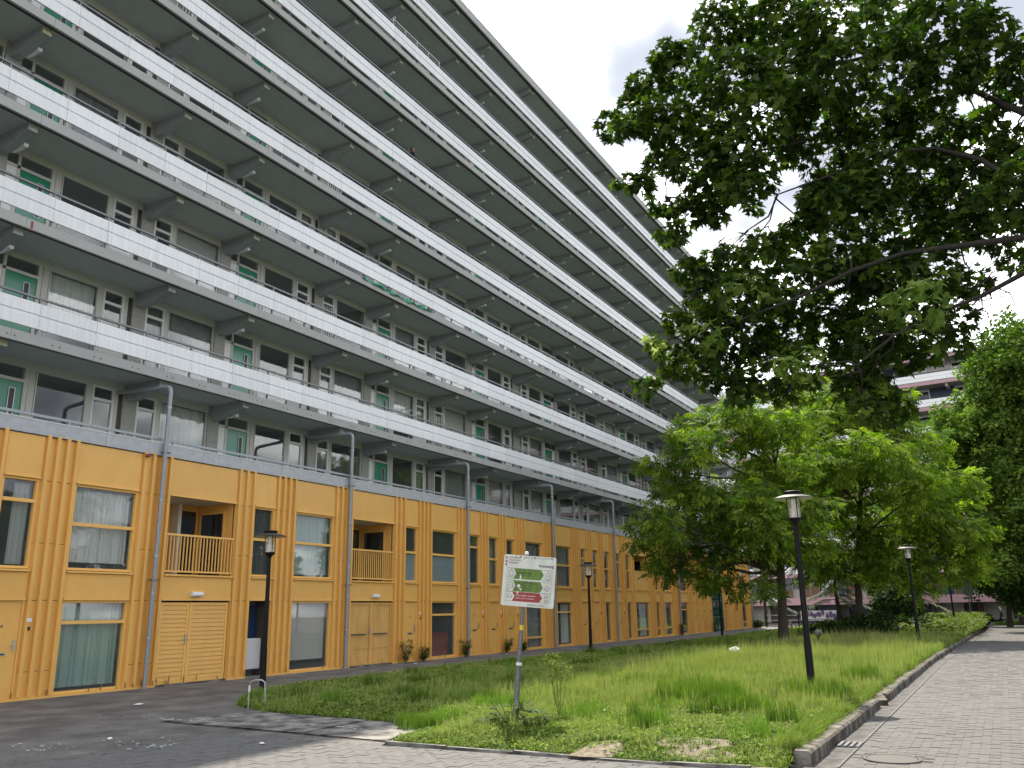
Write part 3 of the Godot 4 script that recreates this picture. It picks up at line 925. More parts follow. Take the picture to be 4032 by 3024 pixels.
func make_plinth() -> void:
	# u0, u1, upper kind, upper fill, lower kind, lower fill
	var cols := [
		[1.9, 3.6, "w", "curtain", "win_t", "green"], [4.5, 6.7, "w", "thin", "win_t", "thin"], [7.55, 9.3, "w", "curtain", "win_t", "green"],
		[10.54, 11.37, "wt", "half", "door", ""], [12.23, 13.94, "w", "curtain", "win_t", "green"], [14.87, 17.11, "bal", "", "slat", ""],
		[17.80, 18.63, "w", "dark", "entry", ""], [19.49, 21.25, "w", "green", "win", "blind"], [22.17, 24.41, "bal", "", "double", ""],
		[25.09, 25.86, "w", "frost", "door", ""], [26.76, 28.47, "w", "frost", "win_t", "red"], [29.40, 30.22, "wt", "", "door", ""],
		[30.90, 31.70, "w", "thin", "door", ""], [32.36, 33.12, "w", "dark", "door", ""], [34.09, 35.75, "w", "thin", "win_b", "thin"],
		[37.15, 38.89, "w", "thin", "win_t", "half"], [39.95, 40.63, "wt", "frost", "door", ""], [41.41, 42.12, "w", "green", "door", ""],
		[42.89, 43.71, "w", "dark", "win", "thin"], [44.62, 45.24, "wt", "pale", "door", ""], [45.96, 46.74, "w", "pale", "win", "pale"],
		[47.28, 49.54, "solid", "", "win_b", "half"], [50.61, 51.40, "w", "dark", "win_b", "thin"], [52.07, 53.62, "w", "", "win_b", "pale"],
		[55.10, 56.81, "w", "thin", "win_t", ""], [57.78, 58.62, "w", "dark", "door", ""], [59.23, 60.03, "w", "thin", "door", ""],
		[60.84, 61.67, "w", "", "door", ""], [62.12, 64.86, "stair", "", "stair", ""], [65.46, 66.21, "w", "", "win_t", ""],
		[66.98, 67.77, "w", "dark", "door", ""], [68.57, 69.28, "w", "", "door", ""], [70.42, 72.15, "w", "frost", "win_b", "frost"]]
	var prev := 1.1
	# rooms behind
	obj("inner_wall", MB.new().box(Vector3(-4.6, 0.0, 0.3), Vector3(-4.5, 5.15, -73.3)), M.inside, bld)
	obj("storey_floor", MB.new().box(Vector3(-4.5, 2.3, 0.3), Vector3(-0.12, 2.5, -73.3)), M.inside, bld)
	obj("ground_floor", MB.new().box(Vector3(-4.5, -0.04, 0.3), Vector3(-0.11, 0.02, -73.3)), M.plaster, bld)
	for i in cols.size() + 1:
		var end := i == cols.size()
		var u0: float = 73.2 if end else cols[i][0]
		# strip of upright battens between the columns
		var g := u0 - prev
		if g > 0.3:
			var hs := [0.0, 0.57, 2.05, 3.28, 4.66, 5.64]
			for q in 5:
				obj("cladding_strip", MB.new().box(Vector3(-0.07, hs[q] + (0.03 if q == 0 else 0.006), -prev), Vector3(-0.025 + rng.randf_range(-0.004, 0.004), hs[q + 1] - 0.006, -u0)), M["yellow%d" % rng.randi_range(0, 2)], bld)
			obj("base_board", MB.new().box(Vector3(-0.07, 0.0, -prev), Vector3(0.035, 0.05, -u0)), M.yellow_frame, bld)
			var nb := int(maxf(1, round((g - 0.15) / 0.26)))
			for q in nb + 1:
				var u := prev + 0.08 + (g - 0.15) * q / nb
				if absf(u - 54.85) < 0.05:
					continue
				obj("batten", MB.new().prism([Vector2(-0.03, 0), Vector2(0.045, 0), Vector2(0.05, 0.005), Vector2(0.05, 5.64), Vector2(-0.03, 5.64)], -u + 0.038, -u - 0.038), M["yellow%d" % rng.randi_range(0, 2)], bld, Vector3(0, 0.052, 0))
			obj("partition", MB.new().box(Vector3(-4.5, 0.02, -prev - g * 0.35), Vector3(-0.08, 5.15, -prev - g * 0.65)), M.inside, bld)
		else:
			obj("corner_strip", MB.new().box(Vector3(-0.07, 0.0, -prev), Vector3(-0.02, 5.64, -u0)), M.yellow0, bld)
		if end:
			break
		var cc: Array = cols[i]
		var u1: float = cc[1]
		prev = u1
		if cc[2] == "stair":
			var wd := obj("stair_glazing", frame(u1 - u0, 5.7, 0.07, 0.14, [1.0, 2.1, 3.3, 4.5]), M.green_metal, bld, Vector3(0.06, 0, -u0))
			obj("mullion", MB.new().box(Vector3(-0.1, 0.07, -(u1 - u0) * 0.5 + 0.03), Vector3(-0.004, 5.63, -(u1 - u0) * 0.5 - 0.03)), M.green_metal, wd)
			for q in 5:
				obj("pane", pane_box(u1 - u0 - 0.14, 1.0), M.pane_green, wd, Vector3(-0.07, 0.08 + q * 1.12, -0.07))
			obj("partition", MB.new().box(Vector3(-2.0, 0.02, -u0), Vector3(-1.9, 5.15, -u1)), M.green_metal, bld)
			continue
		# panels above, between
		obj("panel", MB.new().box(Vector3(-0.05, 4.72, -u0 - 0.003), Vector3(rng.randf_range(-0.003, 0.004), 5.635, -u1 + 0.003)), M["yellow%d" % rng.randi_range(0, 2)], bld)
		obj("panel", MB.new().box(Vector3(-0.05, 2.10, -u0 - 0.003), Vector3(rng.randf_range(-0.003, 0.004), 2.655, -u1 + 0.003)), M["yellow%d" % rng.randi_range(0, 2)], bld)
		obj("lintel_trim", MB.new().box(Vector3(-0.12, 4.68, -u0), Vector3(0.035, 4.717, -u1)), M.yellow_frame, bld)
		obj("sill", MB.new().prism([Vector2(-0.14, 2.66), Vector2(0.06, 2.66), Vector2(0.06, 2.695), Vector2(-0.14, 2.72)], -u0, -u1), M.yellow_frame, bld)
		obj("lintel_trim", MB.new().box(Vector3(-0.12, 2.053, -u0), Vector3(0.035, 2.097, -u1)), M.yellow_frame, bld)
		match cc[2]:
			"w":
				col_window(u0, u1, 2.72, 4.68, [1.04], cc[3])
			"wt":
				col_window(u0, u1, 2.72, 4.68, [1.46], cc[3])
			"bal", "solid":
				loggia(u0, u1, cc[2] == "solid")
		match cc[4]:
			"door":
				col_door(u0, u1, "plain")
			"slat":
				col_door(u0, u1, "slat")
			"double":
				col_door(u0, u1, "double")
			"win", "win_t", "win_b":
				var bars: Array = {"win": [], "win_t": [1.52], "win_b": [0.46]}[cc[4]]
				var wd := col_window(u0, u1, 0.05, 2.05, bars, cc[5])
				obj("base_board", MB.new().box(Vector3(-0.13, 0.0, -u0), Vector3(0.03, 0.047, -u1)), M.yellow_frame, bld)
				if cc[5] == "red":
					obj("red_cabinet", MB.new().box(Vector3(-0.7, 0.0, -0.06), Vector3(-0.16, 0.82, -1.35)).box(Vector3(-0.72, 0.823, -0.04), Vector3(-0.14, 0.87, -1.37)), M.red_box, wd)
			"entry":
				var n := obj("entry_recess", MB.new().box(Vector3(-0.62, 0.02, -u0), Vector3(-0.6, 2.05, -u1)), M.plaster, bld)
				obj("blue_board", MB.new().box(Vector3(-0.58, 1.02, -u0), Vector3(-0.54, 1.95, -u1)), M.blue_panel, n)
				obj("dark_opening", MB.new().box(Vector3(-0.535, 1.5, -u0 - 0.05), Vector3(-0.53, 1.9, -u1 + 0.2)), M.gasket, n)
				var rib := MB.new()
				for q in 20:
					var z := -u0 - 0.02 - q * 0.039
					rib.prism([Vector2(-0.3, 0.22), Vector2(-0.26, 0.22), Vector2(-0.26, 1.0), Vector2(-0.3, 1.0)], z, z - 0.028)
				rib.box(Vector3(-0.34, 0.2, -u0 - 0.01), Vector3(-0.302, 1.03, -u1 + 0.02))
				obj("ribbed_panel", rib, M.lamp_white, n)
	# grey strip and rail on top, edge of the first gallery
	var u := 1.1
	while u < 73.0:
		var e := minf(u + 2.94, 73.3)
		obj("parapet_strip", MB.new().box(Vector3(-0.06, 5.66, -u - 0.004), Vector3(0.045, 5.965, -e + 0.004)), M.grey_strip, bld)
		u += 2.94
	obj("parapet_back", MB.new().box(Vector3(-0.10, 5.28, -0.2), Vector3(-0.065, 5.95, -73.3)), M.slab, bld)
	obj("parapet_cap", MB.new().box(Vector3(-0.11, 5.968, -1.1), Vector3(0.055, 5.99, -73.3)), M.white_paint, bld)
	obj("handrail", MB.new().box(Vector3(-0.06, 6.065, -1.1), Vector3(0.0, 6.125, -73.3)), M.pipe, bld)
	u = 1.6
	while u < 73.0:
		obj("rail_post", MB.new().box(Vector3(-0.05, 5.99, -u), Vector3(-0.01, 6.064, -u - 0.05)), M.pipe, bld)
		u += 1.469
	# splashed dirt and algae at the foot of the cladding
	var dm := MB.new()
	for k in 70:
		var du := 10.5 + 62.0 * rng.randf() * rng.randf()
		var pts := []
		var cy := rng.randf_range(0.02, 0.16)
		for q in 7:
			var g := TAU * q / 7.0
			pts.append(Vector3(0.0515, maxf(cy + sin(g) * rng.randf_range(0.03, 0.16), 0.055), -du + cos(g) * rng.randf_range(0.01, 0.035)))
		for q in 7:
			dm.tri(Vector3(0.0525, cy + 0.04, -du), pts[(q + 1) % 7], pts[q])
	obj("dirt_patches", dm, M.splash, bld).set_meta("kind", "stuff")
	obj("alarm_bell", MB.new().lathe([Vector2(0.0, -0.03), Vector2(0.07, -0.02), Vector2(0.05, 0.04), Vector2(0.0, 0.06)], 12), M.red, bld, Vector3(0.09, 5.58, -14.02))

func loggia(u0: float, u1: float, solid: bool) -> void:
	var y0 := 2.72
	var y1 := 4.68
	var d := -1.5
	obj("loggia_side", MB.new().box(Vector3(d, y0 - 0.1, -u0 + 0.02), Vector3(-0.12, y1 + 0.1, -u0 - 0.03)), M.yellow_in, bld)
	obj("loggia_side", MB.new().box(Vector3(d, y0 - 0.1, -u1 + 0.03), Vector3(-0.12, y1 + 0.1, -u1 - 0.02)), M.yellow_in, bld)
	obj("loggia_back", MB.new().box(Vector3(d - 0.1, y0 - 0.1, -u0), Vector3(d, y1 + 0.1, -u1)), M.yellow_in, bld)
	obj("loggia_ceiling", MB.new().box(Vector3(d, y1 + 0.02, -u0 - 0.04), Vector3(-0.12, y1 + 0.08, -u1 + 0.04)), M.white_paint, bld)
	obj("loggia_floor", MB.new().box(Vector3(d, y0 - 0.10, -u0 - 0.04), Vector3(-0.12, y0 - 0.04, -u1 + 0.04)), M.slab, bld)
	var w := u1 - u0
	for q in [[0.03, 0.48], [0.68, 0.97]]:
		var a := u0 + w * float(q[0]); var b := u0 + w * float(q[1])
		var wd := obj("window", frame(b - a, 1.9, 0.05, 0.06), M.yellow_frame, bld, Vector3(d + 0.065, y0 - 0.03, -a))
		obj("pane", MB.new().box(Vector3(-0.04, 0.05, -0.05), Vector3(-0.03, 1.85, -(b - a) + 0.05)), M.far_pane, wd)
	# the window in the side wall of the loggia
	var sw := MB.new().box(Vector3(-1.36, y0 + 0.0, -u1 + 0.034), Vector3(-1.30, 4.5, -u1 + 0.07)).box(Vector3(-0.42, y0 + 0.0, -u1 + 0.034), Vector3(-0.36, 4.5, -u1 + 0.07)).box(Vector3(-1.30, 4.44, -u1 + 0.034), Vector3(-0.42, 4.5, -u1 + 0.07))
	var so := obj("window", sw, M.yellow_frame, bld)
	obj("pane", MB.new().box(Vector3(-1.30, y0, -u1 + 0.036), Vector3(-0.42, 4.44, -u1 + 0.046)), M.far_pane, so)
	obj("loggia_pillar", MB.new().box(Vector3(d + 0.01, y0 - 0.04, -u0 - w * 0.58), Vector3(d + 0.3, y1 + 0.02, -u0 - w * 0.63)), M.white_paint, bld)
	if solid:
		obj("balcony_board", MB.new().box(Vector3(-0.06, y0 + 0.01, -u0 - 0.01), Vector3(-0.02, 3.75, -u1 + 0.01)), M.yellow1, bld)
		obj("balcony_rail", MB.new().box(Vector3(-0.08, 3.753, -u0 - 0.01), Vector3(0.01, 3.80, -u1 + 0.01)), M.yellow_frame, bld)
		return
	var rl := obj("balcony_rail", MB.new().box(Vector3(-0.06, 3.68, -u0 - 0.01), Vector3(0.0, 3.73, -u1 + 0.01)), M.yellow_frame, bld)
	obj("bottom_rail", MB.new().box(Vector3(-0.05, 2.76, -u0 - 0.01), Vector3(-0.01, 2.80, -u1 + 0.01)), M.yellow_frame, rl)
	var bm := MB.new().box(Vector3(-0.045, 2.80, 0.012), Vector3(-0.015, 3.68, -0.012)).mesh()
	var n := 21
	for k in n:
		obj("baluster", bm, M.yellow_frame, rl, Vector3(0, 0, -u0 - 0.05 - (w - 0.1) * k / (n - 1)))

# ---------------------------------------------------------------- the building far behind
func make_far_building() -> void:
	var fb := thing("distant_apartment_building", "distant apartment block with white balustrades and dull pink floor bands", "building")
	var runs := [[Vector2(-30.0, -105.5), Vector2(4.5, -92.5)], [Vector2(4.5, -92.5), Vector2(52.0, -89.0)]]
	for ri in 2:
		var A: Vector2 = runs[ri][0]; var B: Vector2 = runs[ri][1]
		var L := (B - A).length()
		var dir := (B - A) / L
		# local: x along the face, z towards the camera
		var bx := Vector3(dir.x, 0, dir.y)
		var bz := Vector3(-dir.y, 0, dir.x)
		var t := Transform3D(Basis(bx, Vector3.UP, bz), Vector3(A.x, 0, A.y))
		var put := func(called: String, m: MB, material: Material):
			var o := obj(called, m, material, fb)
			o.transform = t
			return o
		put.call("carcass_wall", MB.new().box(Vector3(0, 0, -9), Vector3(L, 25.6, -2.3)), M.far_wall)
		var n := int(L / 3.7)
		var bw := L / n
		for k in range(0, 10):
			var y := 2.1 + 2.60 * k
			var th := 0.34 if k == 0 else 0.17
			put.call("floor_slab", MB.new().box(Vector3(0, y - 0.1, -2.3), Vector3(L, y + 0.12, -0.1)), M.far_grey)
			put.call("pink_band" , MB.new().box(Vector3(0, y - th, -0.1), Vector3(L, y + th, 0.0)), M.pink)
			put.call("rail", MB.new().box(Vector3(0, y + th + 0.01, -0.06), Vector3(L, y + th + 0.06, 0.0)), M.far_grey)
			if k == 9:
				continue
			if k > 0:
				put.call("balustrade", MB.new().box(Vector3(0, y + 0.25, -0.05), Vector3(L, y + 0.60, 0.02)), M.far_white)
				put.call("balustrade", MB.new().box(Vector3(0, y + 0.63, -0.06), Vector3(L, y + 0.95, 0.005)), M.far_white)
				put.call("handrail", MB.new().box(Vector3(0, y + 1.05, -0.08), Vector3(L, y + 1.1, -0.02)), M.far_dark)
			for i in n:
				var x0 := i * bw
				var zf := -2.28 if k > 0 else -0.9
				if k > 0:
					var w1 := put.call("window", frame(bw * 0.42, 2.0, 0.07, 0.06), M.far_white) as MeshInstance3D
					w1.transform = t * Transform3D(Basis(Vector3.UP, -PI / 2), Vector3(x0 + 0.5, y + 0.3, zf + 0.07))
					obj("pane", MB.new().box(Vector3(-0.03, 0.07, -0.07), Vector3(-0.02, 1.93, -bw * 0.42 + 0.07)), M.far_pane, w1)
					put.call("wall_panel", MB.new().box(Vector3(x0 + 0.5 + bw * 0.42, y + 0.12, -2.3), Vector3(x0 + bw + 0.5, y + 2.48, zf + 0.05)), M.far_wall if (i + k) % 3 else M.far_blue)
					put.call("bracket", MB.new().prism([Vector2(0, 0), Vector2(0, -0.0)] if false else [Vector2(x0 - 0.12, y + 2.49), Vector2(x0 - 0.12, y + 2.15), Vector2(x0 + 0.12, y + 2.15), Vector2(x0 + 0.12, y + 2.49)], -0.4, -2.25), M.far_wall)
				else:
					# first storey: glazed front with upright bars and timber boards
					for q in 4:
						var xa := x0 + bw * q / 4.0
						put.call("upright", MB.new().box(Vector3(xa, y + 0.34, -0.9), Vector3(xa + 0.07, y + 2.48, -0.8)), M.far_grey)
						var low: Material = [M.far_brown, M.far_grey, M.far_brown, M.far_blue][(q + i) % 4]
						put.call("infill_board", MB.new().box(Vector3(xa + 0.07, y + 0.34, -0.9), Vector3(xa + bw / 4.0, y + (1.25 if q % 3 else 2.48), -0.86)), low)
						if q % 3:
							put.call("pane", MB.new().box(Vector3(xa + 0.07, y + 1.27, -0.9), Vector3(xa + bw / 4.0, y + 2.46, -0.88)), M.far_pane)
		# ground floor
		for i in n:
			var x0 := i * bw
			var wm: Material = [M.far_grey, M.far_blue, M.far_grey, M.far_wall, M.far_dark][(i * 2 + ri) % 5]
			put.call("wall_panel", MB.new().box(Vector3(x0 + 0.2, 0, -1.9), Vector3(x0 + bw * 0.62, 1.8, -1.8)), wm)
			put.call("door", MB.new().box(Vector3(x0 + bw * 0.64, 0, -1.95), Vector3(x0 + bw * 0.9, 1.78, -1.85)), M.far_blue if i % 2 else M.far_dark)
			put.call("pillar", MB.new().box(Vector3(x0 - 0.15, 0, -1.7), Vector3(x0 + 0.12, 1.8, -1.2)), M.far_dark)
		put.call("roof_edge", MB.new().box(Vector3(-0.1, 25.6, -9), Vector3(L + 0.1, 25.75, 0.1)), M.far_grey)
	obj("white_end_board", MB.new().box(Vector3(-3.9, 1.8, -95.2), Vector3(-2.6, 2.5, -95.0)), M.far_white, fb)

# ---------------------------------------------------------------- street lamps
func make_lamps() -> void:
	var spec := [
		[Vector3(3.39, 0.0, -15.09), 3.62, "black street lamp at the lawn corner beside the bent metal hoop"],
		[Vector3(15.15, 0.08, -16.83), 3.72, "black street lamp in long grass close to the kerb, moss on its post"],
		[Vector3(4.16, 0.0, -31.6), 3.5, "black street lamp on the path edge before the row of narrow yellow doors"],
		[Vector3(4.74, 0.0, -47.74), 3.3, "black street lamp with a white sticker before the green glazed stairwell"],
		[Vector3(15.4, 0.1, -36.5), 3.79, "black street lamp by the kerb beside the bank of shrubs"],
		[Vector3(15.5, 0.25, -62.0), 3.6, "street lamp standing in tall weeds short of the round traffic sign"],
		[Vector3(16.2, 0.2, -77.0), 3.6, "street lamp behind the blue sign near the parked scooter"]]
	for i in spec.size():
		var h: float = spec[i][1]
		var l := thing("street_lamp", spec[i][2], "street lamp", spec[i][0], "black street lamps round the lawn")
		obj("post", MB.new().tube([Vector3(0, -0.2, 0), Vector3(0, 0.9, 0), Vector3(0, 0.95, 0), Vector3(0, h - 0.62, 0)], [0.072, 0.066, 0.058, 0.043], 14), M.post_black, l)
		if i in [1, 5]:
			var ms := MB.new()
			for k in 14:
				var a := rng.randf_range(0.0, 1.4); var y := rng.randf_range(1.1, 2.4)
				var c := Vector3(cos(a) * 0.055, y, sin(a) * 0.055)
				ms.obox(Transform3D(Basis(Vector3.UP, -a), c), Vector3(0.004, rng.randf_range(0.03, 0.09), rng.randf_range(0.008, 0.02)))
			obj("moss_patches", ms, M.post_mossy, l)
		obj("collar", MB.new().lathe([Vector2(0.043, h - 0.66), Vector2(0.06, h - 0.62), Vector2(0.125, h - 0.56), Vector2(0.13, h - 0.53), Vector2(0.0, h - 0.53)], 20), M.post_black, l)
		obj("lantern_glass", MB.new().lathe([Vector2(0.112, h - 0.528), Vector2(0.118, h - 0.14)], 20), M.lamp_glass, l)
		obj("bulb_housing", MB.new().lathe([Vector2(0.0, h - 0.525), Vector2(0.082, h - 0.52), Vector2(0.082, h - 0.36), Vector2(0.04, h - 0.34), Vector2(0.035, h - 0.16), Vector2(0.0, h - 0.15)], 16), M.lamp_core, l)
		for k in 4:
			var a := TAU * (k + 0.3) / 4.0
			var d := Vector3(cos(a), 0, sin(a)) * 0.128
			obj("cage_rod", MB.new().tube([d + Vector3(0, h - 0.54, 0), d * 1.05 + Vector3(0, h - 0.11, 0)], [0.008, 0.008], 6), M.post_black, l)
		var hat := obj("hat", MB.new().lathe([Vector2(0.12, h - 0.135), Vector2(0.372, h - 0.165), Vector2(0.376, h - 0.158), Vector2(0.30, h - 0.125), Vector2(0.16, h - 0.09), Vector2(0.0, h - 0.085)], 32), M.hat, l)
		obj("reflector", MB.new().lathe([Vector2(0.37, h - 0.168), Vector2(0.121, h - 0.139)], 32), M.hat_under, hat)
		obj("cap", MB.new().lathe([Vector2(0.155, h - 0.087), Vector2(0.165, h - 0.05), Vector2(0.165, h - 0.03), Vector2(0.14, h - 0.02), Vector2(0.0, h - 0.012)], 20), M.post_black, hat)
		if i == 3:
			obj("sticker", MB.new().box(Vector3(0.0, 2.0, 0.06), Vector3(0.05, 2.25, 0.066)), M.lamp_white, l)
		l.rotation = Vector3(rng.randf_range(-0.006, 0.006), rng.randf() * 3.0, rng.randf_range(-0.006, 0.006))

# ---------------------------------------------------------------- the notice sign
func line(m: MB, pts: Array, r := 0.0022) -> void:
	for i in pts.size() - 1:
		var a := Vector3(pts[i].x, pts[i].y, 0); var b := Vector3(pts[i + 1].x, pts[i + 1].y, 0)
		var d := b - a
		m.obox(Transform3D(Basis(Vector3(0, 0, 1), atan2(d.y, d.x)), (a + b) / 2.0), Vector3(d.length() / 2.0 + r * 0.5, r, 0.0012))

func words_(parent: Node, text: String, s: float, t: float, hgt: float, material: Material, called := "lettering", bold := false) -> void:
	var f := SystemFont.new()
	f.font_names = PackedStringArray(["Droid Sans"])
	f.font_weight = 700 if bold else 400
	var tm := TextMesh.new()
	tm.text = text; tm.font = f; tm.font_size = 64; tm.depth = 0.0016; tm.pixel_size = hgt / 46.0
	tm.horizontal_alignment = HORIZONTAL_ALIGNMENT_LEFT
	tm.curve_step = 1.0
	var o := obj(called, tm, material, parent)
	o.position = Vector3((s - 0.5) * 0.8, (0.5 - t) * 0.76, 0.0072)

func make_sign() -> void:
	var base := Vector3(11.91, 0.10, -11.61)
	var sg := thing("notice_sign", "stained white municipal waste notice on a leaning grey post in the lawn", "sign", base)
	var R := Vector3(0.876, 0, -0.482); var N := Vector3(0.482, 0, 0.876)
	var roll := deg_to_rad(-5.3)
	var B := Basis(R, Vector3.UP, N).rotated(N, roll)
	sg.basis = B
	# local frame: x right, y up, z to the reader
	obj("post", MB.new().tube([Vector3(0, -0.3, -0.05), Vector3(0, 0.80, -0.05), Vector3(0, 0.81, -0.05), Vector3(0, 2.42, -0.05)], [0.042, 0.040, 0.031, 0.031], 14), M.galv, sg)
	obj("sleeve_ring", MB.new().lathe([Vector2(0.045, 0.77), Vector2(0.045, 0.815)], 14, Vector3(0, 0, -0.05)), M.lamp_white, sg)
	obj("sticker", MB.new().lathe([Vector2(0.0325, 1.28), Vector2(0.0325, 1.35)], 14, Vector3(0, 0, -0.05)), M.yellow_sticker, sg)
	obj("post_cap", MB.new().lathe([Vector2(0.034, 2.40), Vector2(0.03, 2.44), Vector2(0.0, 2.45)], 12, Vector3(0, 0, -0.05)), M.lamp_white, sg)
	var ctr := Vector3(0.06, 2.0, 0.0)
	# board with rounded corners
	var poly := []
	for q in 4:
		var cx: float = [0.37, -0.37, -0.37, 0.37][q]; var cy: float = [0.35, 0.35, -0.35, -0.35][q]
		for k in 5:
			var a := PI / 2 * q + PI / 2 * k / 4.0
			poly.append(Vector2(cx + cos(a) * 0.03, cy + sin(a) * 0.03))
	var bd := obj("board", MB.new().prism(poly, 0.005, -0.022), M.sign_white, sg, ctr)
	for y in [0.2, -0.2]:
		obj("clamp", MB.new().box(Vector3(-0.12, y - 0.015, -0.03), Vector3(0.0, y + 0.015, -0.085)), M.galv, sg, ctr)
	var P := func(s: float, t: float) -> Vector2: return Vector2((s - 0.5) * 0.8, (0.5 - t) * 0.76)
	for q in [[0.26, 0.47, M.sign_green], [0.50, 0.715, M.sign_green], [0.722, 0.905, M.sign_red]]:
		var t0: float = q[0]; var t1: float = q[1]; var tm := (t0 + t1) / 2
		var ap := [P.call(0.20, t1), P.call(0.72, t1), P.call(0.775, tm), P.call(0.72, t0), P.call(0.20, t0), P.call(0.25, tm)]
		obj("arrow_field", MB.new().prism(ap, 0.0066, 0.0052), q[2], bd)
		var ln := MB.new()
		line(ln, [P.call(0.22, t0 + 0.005), P.call(0.075, t0 + 0.005), P.call(0.075, t1), P.call(0.2, t1)], 0.0014)
		line(ln, [P.call(0.75, t0 + 0.005), P.call(0.93, t0 + 0.005), P.call(0.93, t1), P.call(0.74, t1)], 0.0014)
		obj("field_outline", ln, M.ink, bd, Vector3(0, 0, 0.0062))
	# pictograms
	var ic := MB.new()
	line(ic, [P.call(0.125, 0.42), P.call(0.12, 0.33), P.call(0.15, 0.30), P.call(0.15, 0.285), P.call(0.17, 0.285), P.call(0.17, 0.30), P.call(0.195, 0.33), P.call(0.195, 0.42), P.call(0.125, 0.42)])
	line(ic, [P.call(0.10, 0.655), P.call(0.10, 0.60), P.call(0.115, 0.585), P.call(0.12, 0.54), P.call(0.19, 0.54), P.call(0.195, 0.585), P.call(0.21, 0.60), P.call(0.21, 0.655), P.call(0.10, 0.655)])
	line(ic, [P.call(0.12, 0.60), P.call(0.19, 0.60), P.call(0.19, 0.655)])
	line(ic, [P.call(0.115, 0.765), P.call(0.165, 0.775), P.call(0.205, 0.81), P.call(0.19, 0.845), P.call(0.14, 0.85), P.call(0.11, 0.825), P.call(0.205, 0.81)])
	line(ic, [P.call(0.115, 0.765), P.call(0.12, 0.82)])
	line(ic, [P.call(0.82, 0.34), P.call(0.855, 0.31), P.call(0.89, 0.34), P.call(0.89, 0.42), P.call(0.855, 0.44), P.call(0.82, 0.42), P.call(0.82, 0.34)])
	line(ic, [P.call(0.855, 0.31), P.call(0.855, 0.28)]); line(ic, [P.call(0.83, 0.37), P.call(0.88, 0.38)])
	line(ic, [P.call(0.80, 0.43), P.call(0.855, 0.465), P.call(0.91, 0.43)])
	line(ic, [P.call(0.80, 0.64), P.call(0.835, 0.57), P.call(0.905, 0.60), P.call(0.87, 0.675), P.call(0.80, 0.64)])
	line(ic, [P.call(0.835, 0.61), P.call(0.875, 0.625)]); line(ic, [P.call(0.83, 0.635), P.call(0.865, 0.65)])
	line(ic, [P.call(0.815, 0.76), P.call(0.90, 0.76), P.call(0.90, 0.88), P.call(0.815, 0.88), P.call(0.815, 0.76)], 0.0016)
	for k in 4:
		line(ic, [P.call(0.825, 0.835 + k * 0.012), P.call(0.89, 0.835 + k * 0.012)], 0.0012)
	obj("pictograms", ic, M.ink, bd, Vector3(0, 0, 0.0062))
	# three red crosses
	for k in 3:
		var x := MB.new()
		var c: Vector2 = P.call(0.048, 0.065 + k * 0.068)
		for s in [-1, 1]:
			x.obox(Transform3D(Basis(Vector3(0, 0, 1), s * 0.9), Vector3(c.x, c.y, 0)), Vector3(0.019, 0.0055, 0.0012 + 0.0002 * s))
		obj("red_cross", x, M.ink_red, bd, Vector3(0, 0, 0.0064))
	words_(bd, "Gemeente", 0.095, 0.055, 0.026, M.ink_red)
	words_(bd, "Amsterdam", 0.095, 0.105, 0.026, M.ink_red)
	words_(bd, "Zuidoost", 0.095, 0.155, 0.026, M.ink)
	words_(bd, "Kruitberg", 0.675, 0.185, 0.036, M.ink, "lettering", true)
	words_(bd, "Elke dag is goed", 0.265, 0.345, 0.021, M.ink, "lettering", true)
	words_(bd, "Every day is ok", 0.265, 0.395, 0.021, M.ink)
	words_(bd, "Van donderdag vrijdag 20.00 uur", 0.255, 0.545, 0.0165, M.ink, "lettering", true)
	words_(bd, "Tot vrijdag 07.30 uur", 0.255, 0.585, 0.0165, M.ink, "lettering", true)
	words_(bd, "From Thursday 8.00 pm", 0.255, 0.638, 0.0165, M.ink)
	words_(bd, "to Friday before 7.30 am", 0.255, 0.678, 0.0165, M.ink)
	words_(bd, "Andere dagen / plaatsen", 0.265, 0.785, 0.020, M.lamp_white)
	words_(bd, "Other times / locations", 0.265, 0.84, 0.020, M.lamp_white)
	words_(bd, "€ 90,-", 0.822, 0.79, 0.019, M.ink_red, "lettering", true)
	words_(bd, "huisvuilzak", 0.085, 0.432, 0.010, M.ink)
	words_(bd, "grofvuil", 0.085, 0.69, 0.010, M.ink)
	words_(bd, "amsterdam.nl / afval", 0.50, 0.955, 0.020, M.ink)
	# scraped-off patches and algae
	for q in [[0.335, 0.44, 0.02, 0.07, M.sign_white], [0.315, 0.60, 0.03, 0.05, M.sign_white], [0.35, 0.66, 0.025, 0.03, M.sign_white], [0.30, 0.74, 0.02, 0.04, M.sign_white]]:
		var sp := []
		for k in 10:
			var a := TAU * k / 10.0
			sp.append(P.call(q[0] + cos(a) * q[2] * rng.randf_range(0.5, 1.2), q[1] + sin(a) * q[3] * rng.randf_range(0.5, 1.2)))
		obj("scraped_patch", MB.new().prism([sp[9], sp[8], sp[7], sp[6], sp[5], sp[4], sp[3], sp[2], sp[1], sp[0]], 0.0092, 0.0075), q[4], bd)
	var al := MB.new()
	for k in 60:
		var top := k < 46
		var s := rng.randf_range(0.2, 0.95) if top else rng.randf_range(0.5, 0.97)
		var t := 0.02 if top else 0.965
		var c: Vector2 = P.call(s, t + rng.randf_range(-0.006, 0.012))
		var hgt := rng.randf_range(0.004, 0.03) if top else rng.randf_range(0.003, 0.008)
		al.obox(Transform3D(Basis(), Vector3(c.x, c.y - hgt * 0.6, 0.0056)), Vector3(rng.randf_range(0.0015, 0.006), hgt * 0.6, 0.0005))
	obj("algae", al, M.moss, bd)

